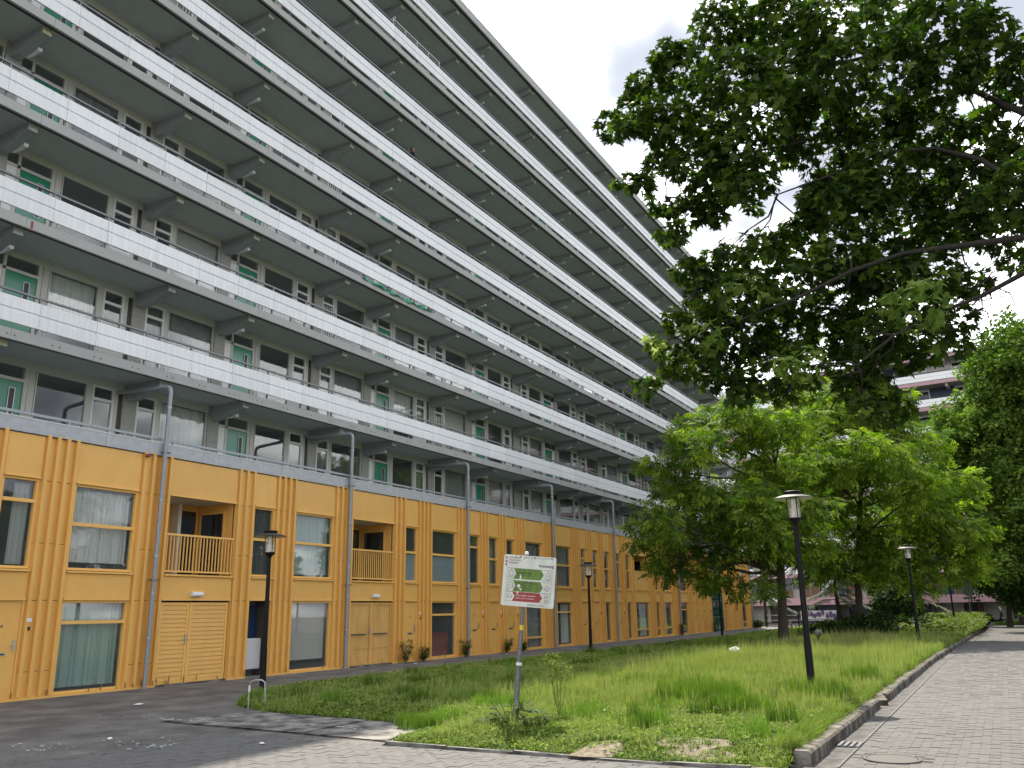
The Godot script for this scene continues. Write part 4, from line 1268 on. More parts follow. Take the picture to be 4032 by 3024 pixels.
# ---------------------------------------------------------------- small street things
func make_street_things() -> void:
	# bent tube hoop at the corner of the lawn
	var hp := thing("hoop_stand", "bent steel tube hoop standing at the lawn corner", "hoop", Vector3(6.2, 0.0, -12.15))
	obj("tube", MB.new().tube([Vector3(-0.13, -0.1, 0.08), Vector3(-0.14, 0.40, 0.07), Vector3(-0.12, 0.47, 0.06), Vector3(-0.06, 0.50, 0.03), Vector3(0.06, 0.50, -0.03), Vector3(0.11, 0.46, -0.06), Vector3(0.13, 0.05, -0.08), Vector3(0.11, 0.0, -0.07), Vector3(-0.06, -0.015, 0.05)], [0.014, 0.014, 0.014, 0.014, 0.014, 0.014, 0.014, 0.014, 0.014], 8), M.handle, hp)
	obj("tape", MB.new().tube([Vector3(-0.138, 0.30, 0.072), Vector3(-0.138, 0.41, 0.068)], [0.02, 0.022], 8), M.lamp_white, hp)
	# white plastic bag
	var bg := MB.new()
	var rows := []
	for i in 7:
		var ring := []
		for k in 12:
			var a := TAU * k / 12.0
			var r: float = [0.16, 0.23, 0.25, 0.22, 0.17, 0.11, 0.03][i] * rng.randf_range(0.82, 1.1)
			ring.append(Vector3(cos(a) * r * 1.2, [0.0, 0.05, 0.13, 0.22, 0.29, 0.33, 0.36][i] * rng.randf_range(0.93, 1.06), sin(a) * r))
		rows.append(ring)
	for i in 6:
		for k in 12:
			var q := (k + 1) % 12
			bg.quad(rows[i][q], rows[i][k], rows[i + 1][k], rows[i + 1][q])
	var pb := obj("plastic_bag", bg, M.bag, self, Vector3(10.86, 0.22, -27.6))
	pb.scale = Vector3(0.72, 0.7, 0.72)
	tag(pb, "white plastic bag lying in the long grass", "bag")
	# hydrant standpipe
	var hy := thing("hydrant", "old red standpipe hydrant with a grey round head in the grass", "hydrant", Vector3(12.33, 0.02, -33.53))
	obj("pipe", MB.new().tube([Vector3(0, -0.2, 0), Vector3(0, 0.62, 0)], [0.055, 0.05], 10), M.hydrant_red, hy)
	var hd := obj("head", MB.new().lathe([Vector2(0.0, 0.56), Vector2(0.09, 0.58), Vector2(0.13, 0.66), Vector2(0.13, 0.72), Vector2(0.09, 0.79), Vector2(0.0, 0.81)], 14), M.hydrant_grey, hy)
	obj("outlet_cap", MB.new().tube([Vector3(0.08, 0.69, 0.06), Vector3(0.15, 0.69, 0.11)], [0.06, 0.055], 10), M.hydrant_grey, hd)
	obj("lug", MB.new().box(Vector3(-0.03, 0.80, -0.03), Vector3(0.03, 0.84, 0.03)), M.hydrant_grey, hd)
	# green tarpaulin caught in the balustrade
	var tp := MB.new()
	var pr := []
	for i in 60:
		var f := i / 59.0
		var u := lerpf(22.75, 27.2, f)
		var wv := 0.035 + 0.04 * absf(sin(f * 13.0)) + 0.02 * sin(f * 31.0 + 1.0)
		var yy := flr(3) + 0.02 - 0.06 * sin(f * PI)
		pr.append([Vector3(-0.37 + 0.03 * sin(f * 40.0), yy + wv, -u), Vector3(-0.34 + 0.05 * sin(f * 27.0 + 2.0), yy, -u), Vector3(-0.36 + 0.03 * sin(f * 51.0), yy - wv * 0.7, -u)])
	for i in 59:
		for k in 2:
			tp.quad(pr[i][k + 1], pr[i + 1][k + 1], pr[i + 1][k], pr[i][k])
	tag(obj("tarpaulin", tp, M.tarp, self), "torn green plastic sheeting hanging from a gallery balustrade", "sheeting")
	# rail barriers, bench, mural board near the far building
	for i in 2:
		var rb := thing("rail_barrier", ["low black steel rail barrier beside the end of the yellow facade", "low black steel rail barrier next to the tree trunk and bench"][i], "barrier", [Vector3(1.7, 0, -74.0), Vector3(3.1, 0, -73.0)][i], "steel barriers by the pale path")
		for s in [-0.7, 0.7]:
			obj("post", MB.new().tube([Vector3(s, -0.1, 0), Vector3(s, 1.05, 0)], [0.05, 0.05], 8), M.post_black, rb)
		for y in [0.95, 0.55]:
			obj("rail", MB.new().tube([Vector3(-0.7, y, 0), Vector3(0.7, y, 0)], [0.025, 0.025], 6), M.galv, rb)
	var bn := thing("bench", "long weathered grey bench on the far side of the lawn", "bench", Vector3(3.3, 0.0, -80.0))
	for k in 3:
		obj("seat_plank", MB.new().box(Vector3(-2.0, 0.5, -0.3 + k * 0.2), Vector3(2.0, 0.56, -0.12 + k * 0.2)), M.concrete, bn)
	for s in [-1.6, 1.6]:
		obj("leg", MB.new().box(Vector3(s - 0.06, -0.1, -0.25), Vector3(s + 0.06, 0.5, 0.25)), M.concrete, bn)
	bn.rotation.y = 0.35
	var mu := thing("mural_board", "low board covered in purple and white spray paint before the grey wall", "board", Vector3(2.6, 0.3, -89.0))
	obj("board", MB.new().box(Vector3(-1.75, 0, -0.05), Vector3(1.75, 0.92, 0.0)), M.far_wall, mu)
	mat("spray_purple", 0.10, 0.06, 0.16, 0.6)
	for k in 9:
		var c := Vector2(-1.5 + k * 0.37, rng.randf_range(0.35, 0.75))
		var pg := []
		for q in 9:
			var a := TAU * q / 9.0
			pg.append(c + Vector2(cos(a) * 0.26, sin(a) * 0.36) * rng.randf_range(0.5, 1.1))
		obj("spray_patch", MB.new().prism(pg, 0.004 + 0.001 * (k % 3), 0.001), M.spray_purple, mu)
	# round traffic sign seen from behind with a blue sign above
	var ts := thing("traffic_sign", "round traffic sign seen from behind under a small blue plate", "traffic sign", Vector3(16.35, 0.2, -66.0))
	obj("post", MB.new().tube([Vector3(0, -0.2, 0), Vector3(0, 3.05, 0)], [0.035, 0.035], 8), M.galv, ts)
	var face := MB.new().lathe([Vector2(0.0, -0.01), Vector2(0.36, -0.01), Vector2(0.36, 0.01), Vector2(0.0, 0.01)], 24)
	obj("disc", face, M.galv, ts, Vector3(0, 2.3, -0.05)).rotation.x = PI / 2
	obj("lower_plate", MB.new().box(Vector3(-0.3, 1.72, -0.06), Vector3(0.3, 1.88, -0.045)), M.galv, ts)
	obj("blue_plate", MB.new().box(Vector3(-0.05, 2.75, 0.04), Vector3(0.5, 2.98, 0.055)), M.blue_panel, ts)
	# parked motor scooter
	var sc := thing("motor_scooter", "dark motor scooter parked at the far bend of the road", "scooter", Vector3(17.6, 0.0, -77.5))
	sc.rotation.y = 0.25
	for s in [-0.62, 0.62]:
		var wl := obj("wheel", MB.new().lathe([Vector2(0.10, -0.05), Vector2(0.25, -0.055), Vector2(0.27, 0.0), Vector2(0.25, 0.055), Vector2(0.10, 0.05)], 18), M.black, sc, Vector3(s, 0.27, 0))
		wl.rotation.x = PI / 2
		obj("rim", MB.new().lathe([Vector2(0.0, -0.045), Vector2(0.12, -0.045), Vector2(0.12, 0.045), Vector2(0.0, 0.045)], 12), M.handle, wl)
	obj("body", MB.new().prism([Vector2(-0.85, 0.55), Vector2(-0.55, 0.35), Vector2(-0.15, 0.25), Vector2(0.30, 0.25), Vector2(0.42, 0.45), Vector2(0.55, 0.95), Vector2(0.47, 0.98), Vector2(0.30, 0.42), Vector2(-0.10, 0.42), Vector2(-0.2, 0.70), Vector2(-0.85, 0.74)], 0.14, -0.14), M.post_black, sc)
	obj("seat", MB.new().prism([Vector2(-0.80, 0.745), Vector2(-0.15, 0.705), Vector2(-0.12, 0.76), Vector2(-0.45, 0.82), Vector2(-0.78, 0.84)], 0.13, -0.13), M.black, sc)
	obj("fork", MB.new().tube([Vector3(0.62, 0.27, 0.08), Vector3(0.52, 0.95, 0.0), Vector3(0.50, 1.06, 0.0)], [0.03, 0.03, 0.03], 6), M.galv, sc)
	obj("handlebar", MB.new().tube([Vector3(0.42, 1.08, 0.34), Vector3(0.50, 1.05, 0.0), Vector3(0.42, 1.08, -0.34)], [0.02, 0.025, 0.02], 6), M.black, sc)
	obj("headlight", MB.new().lathe([Vector2(0.0, -0.05), Vector2(0.09, 0.0), Vector2(0.0, 0.03)], 10, Vector3(0.58, 0.95, 0)), M.lamp_white, sc)
	obj("windscreen", MB.new().prism([Vector2(0.52, 1.05), Vector2(0.55, 1.05), Vector2(0.45, 1.38), Vector2(0.43, 1.38)], 0.2, -0.2), M.lamp_white, sc)
	for s in [-0.3, 0.3]:
		obj("mirror", MB.new().tube([Vector3(0.45, 1.08, s), Vector3(0.42, 1.28, s * 1.2)], [0.01, 0.01], 5).obox(Transform3D(Basis(), Vector3(0.41, 1.31, s * 1.25)), Vector3(0.01, 0.04, 0.07)), M.handle, sc)
	obj("front_mudguard", MB.new().prism([Vector2(0.36, 0.50), Vector2(0.62, 0.56), Vector2(0.88, 0.44), Vector2(0.88, 0.40), Vector2(0.62, 0.50), Vector2(0.38, 0.44)].map(func(p): return p) , 0.07, -0.07), M.lamp_white, sc)
	obj("rear_rack", MB.new().box(Vector3(-1.02, 0.78, -0.12), Vector3(-0.82, 0.81, 0.12)), M.lamp_white, sc)

# ---------------------------------------------------------------- people
func field(p: Vector3, bones: Array) -> float:
	var d := 9.0
	for b in bones:
		var a: Vector3 = b[0]
		var ab: Vector3 = b[1] - a
		var t := clampf((p - a).dot(ab) / maxf(ab.length_squared(), 1e-8), 0.0, 1.0)
		var e := (p - a - ab * t).length() - lerpf(b[2], b[3], t)
		var k := 0.03 if not (b.size() > 5) else float(b[5])
		var h := clampf(0.5 + 0.5 * (d - e) / k, 0.0, 1.0)
		d = lerpf(d, e, h) - k * h * (1.0 - h)
	return d

func colour(p: Vector3, bones: Array) -> Color:
	var best := 9.0
	var c := Color.WHITE
	for b in bones:
		var a: Vector3 = b[0]
		var ab: Vector3 = b[1] - a
		var t := clampf((p - a).dot(ab) / maxf(ab.length_squared(), 1e-8), 0.0, 1.0)
		var e := (p - a - ab * t).length() - lerpf(b[2], b[3], t)
		if e < best:
			best = e; c = b[4]
	return c

func nets(out: MB, bones: Array, cell: float) -> void:
	var lo := Vector3(9, 9, 9)
	var hi := Vector3(-9, -9, -9)
	for b in bones:
		var r: float = maxf(b[2], b[3]) + cell * 2.0
		for q in 2:
			lo = lo.min(b[q] - Vector3.ONE * r); hi = hi.max(b[q] + Vector3.ONE * r)
	var n := Vector3i(((hi - lo) / cell).ceil()) + Vector3i.ONE
	var val := PackedFloat32Array()
	val.resize(n.x * n.y * n.z)
	for z in n.z:
		for y in n.y:
			for x in n.x:
				val[(z * n.y + y) * n.x + x] = field(lo + Vector3(x, y, z) * cell, bones)
	var vid := {}
	var pos := []
	for z in n.z - 1:
		for y in n.y - 1:
			for x in n.x - 1:
				var s := Vector3.ZERO
				var k := 0
				for e in [[0, 1], [2, 3], [4, 5], [6, 7], [0, 2], [1, 3], [4, 6], [5, 7], [0, 4], [1, 5], [2, 6], [3, 7]]:
					var ca := Vector3i(x + (e[0] & 1), y + ((e[0] >> 1) & 1), z + (e[0] >> 2)); var cb := Vector3i(x + (e[1] & 1), y + ((e[1] >> 1) & 1), z + (e[1] >> 2))
					var va := val[(ca.z * n.y + ca.y) * n.x + ca.x]; var vb := val[(cb.z * n.y + cb.y) * n.x + cb.x]
					if (va < 0) != (vb < 0):
						s += Vector3(ca).lerp(Vector3(cb), va / (va - vb)); k += 1
				if k:
					vid[(z * n.y + y) * n.x + x] = pos.size()
					pos.append(lo + s / k * cell)
	var nor := []
	for p in pos:
		var h := cell * 0.5
		nor.append(Vector3(field(p + Vector3(h, 0, 0), bones) - field(p - Vector3(h, 0, 0), bones), field(p + Vector3(0, h, 0), bones) - field(p - Vector3(0, h, 0), bones), field(p + Vector3(0, 0, h), bones) - field(p - Vector3(0, 0, h), bones)).normalized())
	var id := func(x, y, z): return vid.get((z * n.y + y) * n.x + x, -1)
	for z in range(1, n.z - 1):
		for y in range(1, n.y - 1):
			for x in range(1, n.x - 1):
				var v0 := val[(z * n.y + y) * n.x + x]
				for ax in 3:
					var o: Vector3i = [Vector3i(1, 0, 0), Vector3i(0, 1, 0), Vector3i(0, 0, 1)][ax]
					var v1 := val[((z + o.z) * n.y + y + o.y) * n.x + x + o.x]
					if (v0 < 0) == (v1 < 0):
						continue
					var q := []
					for d in [[0, 0], [1, 0], [1, 1], [0, 1]]:
						match ax:
							0: q.append(id.call(x, y - d[0], z - d[1]))
							1: q.append(id.call(x - d[1], y, z - d[0]))
							2: q.append(id.call(x - d[0], y - d[1], z))
					if q.min() < 0:
						continue
					if v0 >= 0:
						q.reverse()
					out.col = colour((pos[q[0]] + pos[q[2]]) / 2.0, bones)
					out.trin(pos[q[0]], pos[q[1]], pos[q[2]], nor[q[0]], nor[q[1]], nor[q[2]])
					out.trin(pos[q[0]], pos[q[2]], pos[q[3]], nor[q[0]], nor[q[2]], nor[q[3]])

# a standing figure, facing +z, feet at the origin; the forearms rest forward
func figure(h: float, skin: Color, top: Color, legs: Color, hair: Color, shoes: Color, arms_up: float, cap := false) -> MB:
	var s := h / 1.75
	var m := MB.new()
	var V := func(x, y, z): return Vector3(x, y, z) * s
	var body := [
		[V.call(0, 0.95, 0), V.call(0, 1.12, 0.0), 0.135 * s, 0.135 * s, legs, 0.06], [V.call(0, 1.12, 0.0), V.call(0, 1.36, 0.01), 0.13 * s, 0.15 * s, top, 0.06],
		[V.call(-0.13, 1.40, 0), V.call(0.13, 1.40, 0), 0.09 * s, 0.09 * s, top, 0.06], [V.call(0, 1.42, 0.0), V.call(0, 1.52, 0.02), 0.058 * s, 0.052 * s, skin]]
	for k in [-1, 1]:
		body.append([V.call(0.09 * k, 0.93, 0), V.call(0.10 * k, 0.50, 0.02), 0.09 * s, 0.062 * s, legs])
		body.append([V.call(0.10 * k, 0.50, 0.02), V.call(0.11 * k, 0.09, -0.01), 0.06 * s, 0.042 * s, legs])
		body.append([V.call(0.11 * k, 0.05, -0.02), V.call(0.125 * k, 0.04, 0.15), 0.045 * s, 0.038 * s, shoes])
		var elb = V.call(0.24 * k, 1.12, 0.02 + 0.04 * arms_up)
		var wri = V.call(0.20 * k, 1.0 + 0.12 * arms_up, 0.14 + 0.14 * arms_up)
		body.append([V.call(0.185 * k, 1.40, 0), elb, 0.055 * s, 0.045 * s, top])
		body.append([elb, wri, 0.044 * s, 0.032 * s, top])
	nets(m, body, 0.028)
	# hands: palm, four fingers, thumb
	for k in [-1, 1]:
		var w = V.call(0.20 * k, 1.0 + 0.12 * arms_up, 0.14 + 0.14 * arms_up)
		var fwd := Vector3(0, -0.25, 0.97)
		var hb := [[w, w + fwd * 0.07 * s, 0.026 * s, 0.033 * s, skin, 0.01]]
		for q in 4:
			var r = w + fwd * 0.085 * s + Vector3(k * (-0.024 + q * 0.016), 0, 0) * s
			var l: float = [0.062, 0.072, 0.068, 0.052][q] * s
			var mid = r + fwd * l * 0.55
			hb.append([r, mid, 0.0095 * s, 0.009 * s, skin, 0.004])
			hb.append([mid, mid + (fwd + Vector3(0, -0.8, 0)).normalized() * l * 0.5, 0.009 * s, 0.008 * s, skin, 0.004])
		var tb = w + fwd * 0.03 * s + Vector3(-k * 0.03, 0, 0) * s
		hb.append([tb, tb + (fwd * 0.8 + Vector3(-k * 0.6, 0, 0)).normalized() * 0.05 * s, 0.011 * s, 0.009 * s, skin, 0.006])
		nets(m, hb, 0.007)
	# head with nose, ears, eyes, mouth, hair
	var hc: Vector3 = V.call(0, 1.63, 0.03)
	var head := [[hc + Vector3(0, 0.025, -0.01) * s, hc + Vector3(0, -0.01, 0.0) * s, 0.085 * s, 0.078 * s, skin], [hc + Vector3(0, -0.05, 0.025) * s, hc + Vector3(0, -0.078, 0.038) * s, 0.055 * s, 0.032 * s, skin],
		[hc + Vector3(0, 0.005, 0.082) * s, hc + Vector3(0, -0.022, 0.097) * s, 0.009 * s, 0.013 * s, skin, 0.012], [hc + Vector3(-0.018, -0.055, 0.074) * s, hc + Vector3(0.018, -0.055, 0.074) * s, 0.006 * s, 0.006 * s, Color(skin.r * 0.7, skin.g * 0.45, skin.b * 0.45), 0.006]]
	for k in [-1, 1]:
		head.append([hc + Vector3(0.082 * k, 0.01, -0.005) * s, hc + Vector3(0.084 * k, -0.025, 0.0) * s, 0.014 * s, 0.011 * s, skin, 0.01])
		head.append([hc + Vector3(0.03 * k, 0.008, 0.069) * s, hc + Vector3(0.034 * k, 0.008, 0.068) * s, 0.009 * s, 0.009 * s, Color(0.03, 0.025, 0.02), 0.003])
		head.append([hc + Vector3(0.02 * k, 0.03, 0.075) * s, hc + Vector3(0.045 * k, 0.03, 0.066) * s, 0.005 * s, 0.005 * s, hair, 0.004])
	head.append([hc + Vector3(0, 0.062, -0.02) * s, hc + Vector3(0, 0.0, -0.045) * s, 0.078 * s, 0.068 * s, hair, 0.012])
	if cap:
		head.append([hc + Vector3(0, 0.055, 0.07) * s, hc + Vector3(0, 0.05, 0.13) * s, 0.035 * s, 0.03 * s, hair, 0.01])
	nets(m, head, 0.012)
	return m

func make_people() -> void:
	var a := thing("person", "person with short dark hair in a dark top leaning at a gallery rail", "person", Vector3(-0.78, flr(5), -26.2))
	obj("figure", figure(1.70, Color(0.30, 0.18, 0.12), Color(0.03, 0.03, 0.035), Color(0.03, 0.04, 0.07), Color(0.012, 0.01, 0.01), Color(0.02, 0.02, 0.02), 0.9), M.person_skin, a)
	a.rotation.y = deg_to_rad(150)
	var p := at(1985.5, 1340, 80.0)
	var b := thing("person", "person in a blue jacket and white cap standing behind the tall weeds", "person", Vector3(p.x, 0.0, p.z))
	obj("figure", figure(1.74, Color(0.32, 0.2, 0.14), Color(0.03, 0.17, 0.30), Color(0.03, 0.03, 0.04), Color(0.75, 0.76, 0.78), Color(0.03, 0.03, 0.03), 0.2, true), M.person_skin, b)
	b.rotation.y = deg_to_rad(60)

# ---------------------------------------------------------------- trees and plants
func leaf_maple() -> MB:
	var o := [Vector2(0.0, 0.0), Vector2(0.16, 0.03), Vector2(0.42, -0.05), Vector2(0.33, 0.14), Vector2(0.56, 0.42), Vector2(0.36, 0.40), Vector2(0.24, 0.46), Vector2(0.22, 0.66), Vector2(0.10, 0.72), Vector2(0.0, 1.0)]
	var m := MB.new()
	for s in [-1.0, 1.0]:
		for i in o.size() - 1:
			var a := Vector3(o[i].x * s, 0.18 * absf(o[i].x), o[i].y); var b := Vector3(o[i + 1].x * s, 0.18 * absf(o[i + 1].x) - 0.1 * o[i + 1].y * o[i + 1].y, o[i + 1].y)
			var c := Vector3(0, 0, 0.36)
			if s > 0:
				m.tri(c, b, a)
			else:
				m.tri(c, a, b)
	return m

func leaf_compound() -> MB:
	# seven long leaflets on a drooping stalk, one unit long
	var m := MB.new()
	var put := func(p: Vector3, d: Vector3, l: float, w: float):
		var s := d.cross(Vector3.UP).normalized() * w
		var mid := p + d * l * 0.5 + Vector3(0, 0.015, 0)
		var e := p + d * l - Vector3(0, 0.05, 0)
		m.tri(p, mid - s, mid); m.tri(p, mid, mid + s); m.tri(mid - s, e, mid); m.tri(mid, e, mid + s)
	for k in 3:
		var z := 0.2 + 0.2 * k
		for s in [-1, 1]:
			put.call(Vector3(0, -0.08 * z, z), Vector3(s * 0.82, -0.22, 0.5).normalized(), 0.40, 0.085)
	put.call(Vector3(0, -0.07, 0.72), Vector3(0, -0.25, 1).normalized(), 0.45, 0.10)
	m.quad(Vector3(-0.008, 0, 0), Vector3(0.008, 0, 0), Vector3(0.006, -0.06, 0.75), Vector3(-0.006, -0.06, 0.75))
	return m

func leaf_cluster(seed_: int, n: int) -> MB:
	var r := RandomNumberGenerator.new()
	r.seed = seed_
	var m := MB.new()
	for k in n:
		var p := Vector3(r.randf_range(-0.5, 0.5), r.randf_range(-0.3, 0.3), r.randf_range(-0.5, 0.5))
		var b := Basis(Vector3(r.randf_range(-1, 1), r.randf_range(-1, 1), r.randf_range(-1, 1)).normalized(), r.randf_range(0, 1.1)) * Basis(Vector3.UP, r.randf() * TAU)
		var l := r.randf_range(0.22, 0.34)
		m.quad(p, p + b * Vector3(l * 0.42, 0.03, l * 0.45), p + b * Vector3(0, -0.02, l), p + b * Vector3(-l * 0.42, 0.03, l * 0.45))
	return m

func spray() -> MB:
	# a flat drooping conifer spray, one unit long
	var m := MB.new()
	for k in 9:
		var z := 0.08 + 0.1 * k
		var l := 0.34 * (1.0 - 0.5 * z)
		for s in [-1, 1]:
			var p := Vector3(0, -0.25 * z * z, z)
			var e := p + Vector3(s * l * 0.85, -0.10, l * 0.55)
			m.tri(p, e + Vector3(0.0, 0, 0.02), p + Vector3(0, 0, 0.075))
	m.tri(Vector3(-0.01, 0, 0), Vector3(0, -0.28, 1.05), Vector3(0.01, 0, 0))
	return m

func ball() -> Vector3:
	while true:
		var p := Vector3(rng.randf_range(-1, 1), rng.randf_range(-1, 1), rng.randf_range(-1, 1))
		if p.length_squared() < 1.0:
			return p
	return Vector3.ZERO

# each lobe becomes a core and smaller clumps on it, so that clumps shade one another
func clumps(lobes: Array, n: int, core := 0.7, reach := 0.65) -> Array:
	var out := []
	for L in lobes:
		var c: Vector3 = L[0]
		var r: float = L[1]
		out.append([c, r * core])
		for k in n:
			var d := ball().normalized()
			d.y = d.y * 0.85 + 0.1
			out.append([c + d * r * reach * rng.randf_range(0.75, 1.25), r * rng.randf_range(0.30, 0.52)])
	return out

# leaves round lobes [centre, radius]; more of them towards the outside
func leaves(lobes: Array, per: float, size: float, flat: float, lo: Color, hi: Color) -> Array:
	var xf := []
	var cs := []
	for L in lobes:
		var c: Vector3 = L[0]
		var r: float = L[1]
		var n := int(per * r * r)
		var lt := rng.randf_range(-0.12, 0.12)
		for i in n:
			var q := ball()
			q = q.normalized() * pow(q.length(), 0.55)
			var p := c + Vector3(q.x * r, q.y * r * flat, q.z * r)
			var up := (Vector3.UP * 0.62 + q * 0.6 + ball() * 0.95).normalized()
			var fw := (q * Vector3(1, 0.25, 1) + ball() * 0.9 - Vector3.UP * 0.35)
			fw = (fw - up * fw.dot(up)).normalized()
			var s := size * rng.randf_range(0.6, 1.3)
			xf.append(Transform3D(Basis(up.cross(fw), up, fw).scaled(Vector3.ONE * s), p))
			var k := clampf(rng.randf() * rng.randf() * 1.5 + lt, 0.0, 1.0)
			cs.append(lo.lerp(hi, k))
	return [xf, cs]

func wander(a: Vector3, b: Vector3, n: int, amt: float) -> Array:
	var out := []
	for i in n + 1:
		var t := float(i) / n
		var p := a.lerp(b, t)
		if i > 0 and i < n:
			p += Vector3(rng.randf_range(-1, 1), rng.randf_range(-1, 1), rng.randf_range(-1, 1)) * amt + Vector3.UP * sin(t * PI) * amt * 0.8
		out.append(p)
	return out

func taper(n: int, r0: float, r1: float) -> Array:
	var out := []
	for i in n:
		out.append(lerpf(r0, r1, pow(float(i) / (n - 1), 0.8)))
	return out

func tree(called: String, label: String, base: Vector3, top: Vector3, r0: float, lobes: Array, leaf: MB, material: Material, per: float, size: float, lo: Color, hi: Color, flat := 0.8, bark := "bark", group := "") -> Node3D:
	var t := thing(called, label, "tree", base, group)
	var tp := wander(Vector3(0, -0.3, 0), top - base, 6, 0.10)
	tp[0] = Vector3(0, -0.3, 0)
	obj("trunk", MB.new().tube(tp, [r0 * 1.45, r0 * 1.02, r0 * 0.92, r0 * 0.82, r0 * 0.7, r0 * 0.5, r0 * 0.3], 12), M[bark], t)
	var loc := []
	for L in lobes:
		loc.append([L[0] - base, L[1]])
	for L in loc:
		# leave the trunk lower down and rise outwards
		var c: Vector3 = L[0]
		var best: Vector3 = tp[2]
		for i in range(2, tp.size()):
			if tp[i].y < c.y - 0.35 * Vector2(c.x - tp[i].x, c.z - tp[i].z).length() + 0.6:
				best = tp[i]
		var d := (c - best).length()
		obj("branch", MB.new().tube(wander(best, c, 4, 0.06 * d), taper(5, clampf(0.022 * d, 0.03, r0 * 0.45), 0.012), 6, false), M[bark], t)
		for q in 3:
			var e: Vector3 = c + ball() * float(L[1]) * 0.9
			obj("twig", MB.new().tube(wander(best.lerp(c, 0.7), e, 3, 0.05 * d), [0.022, 0.016, 0.011, 0.006], 4, false), M[bark], t)
	var lv := leaves(clumps(loc, 7, 0.62, 0.8), per, size, flat, lo, hi)
	multi("crown", leaf, material, lv[0], lv[1], t)
	return t

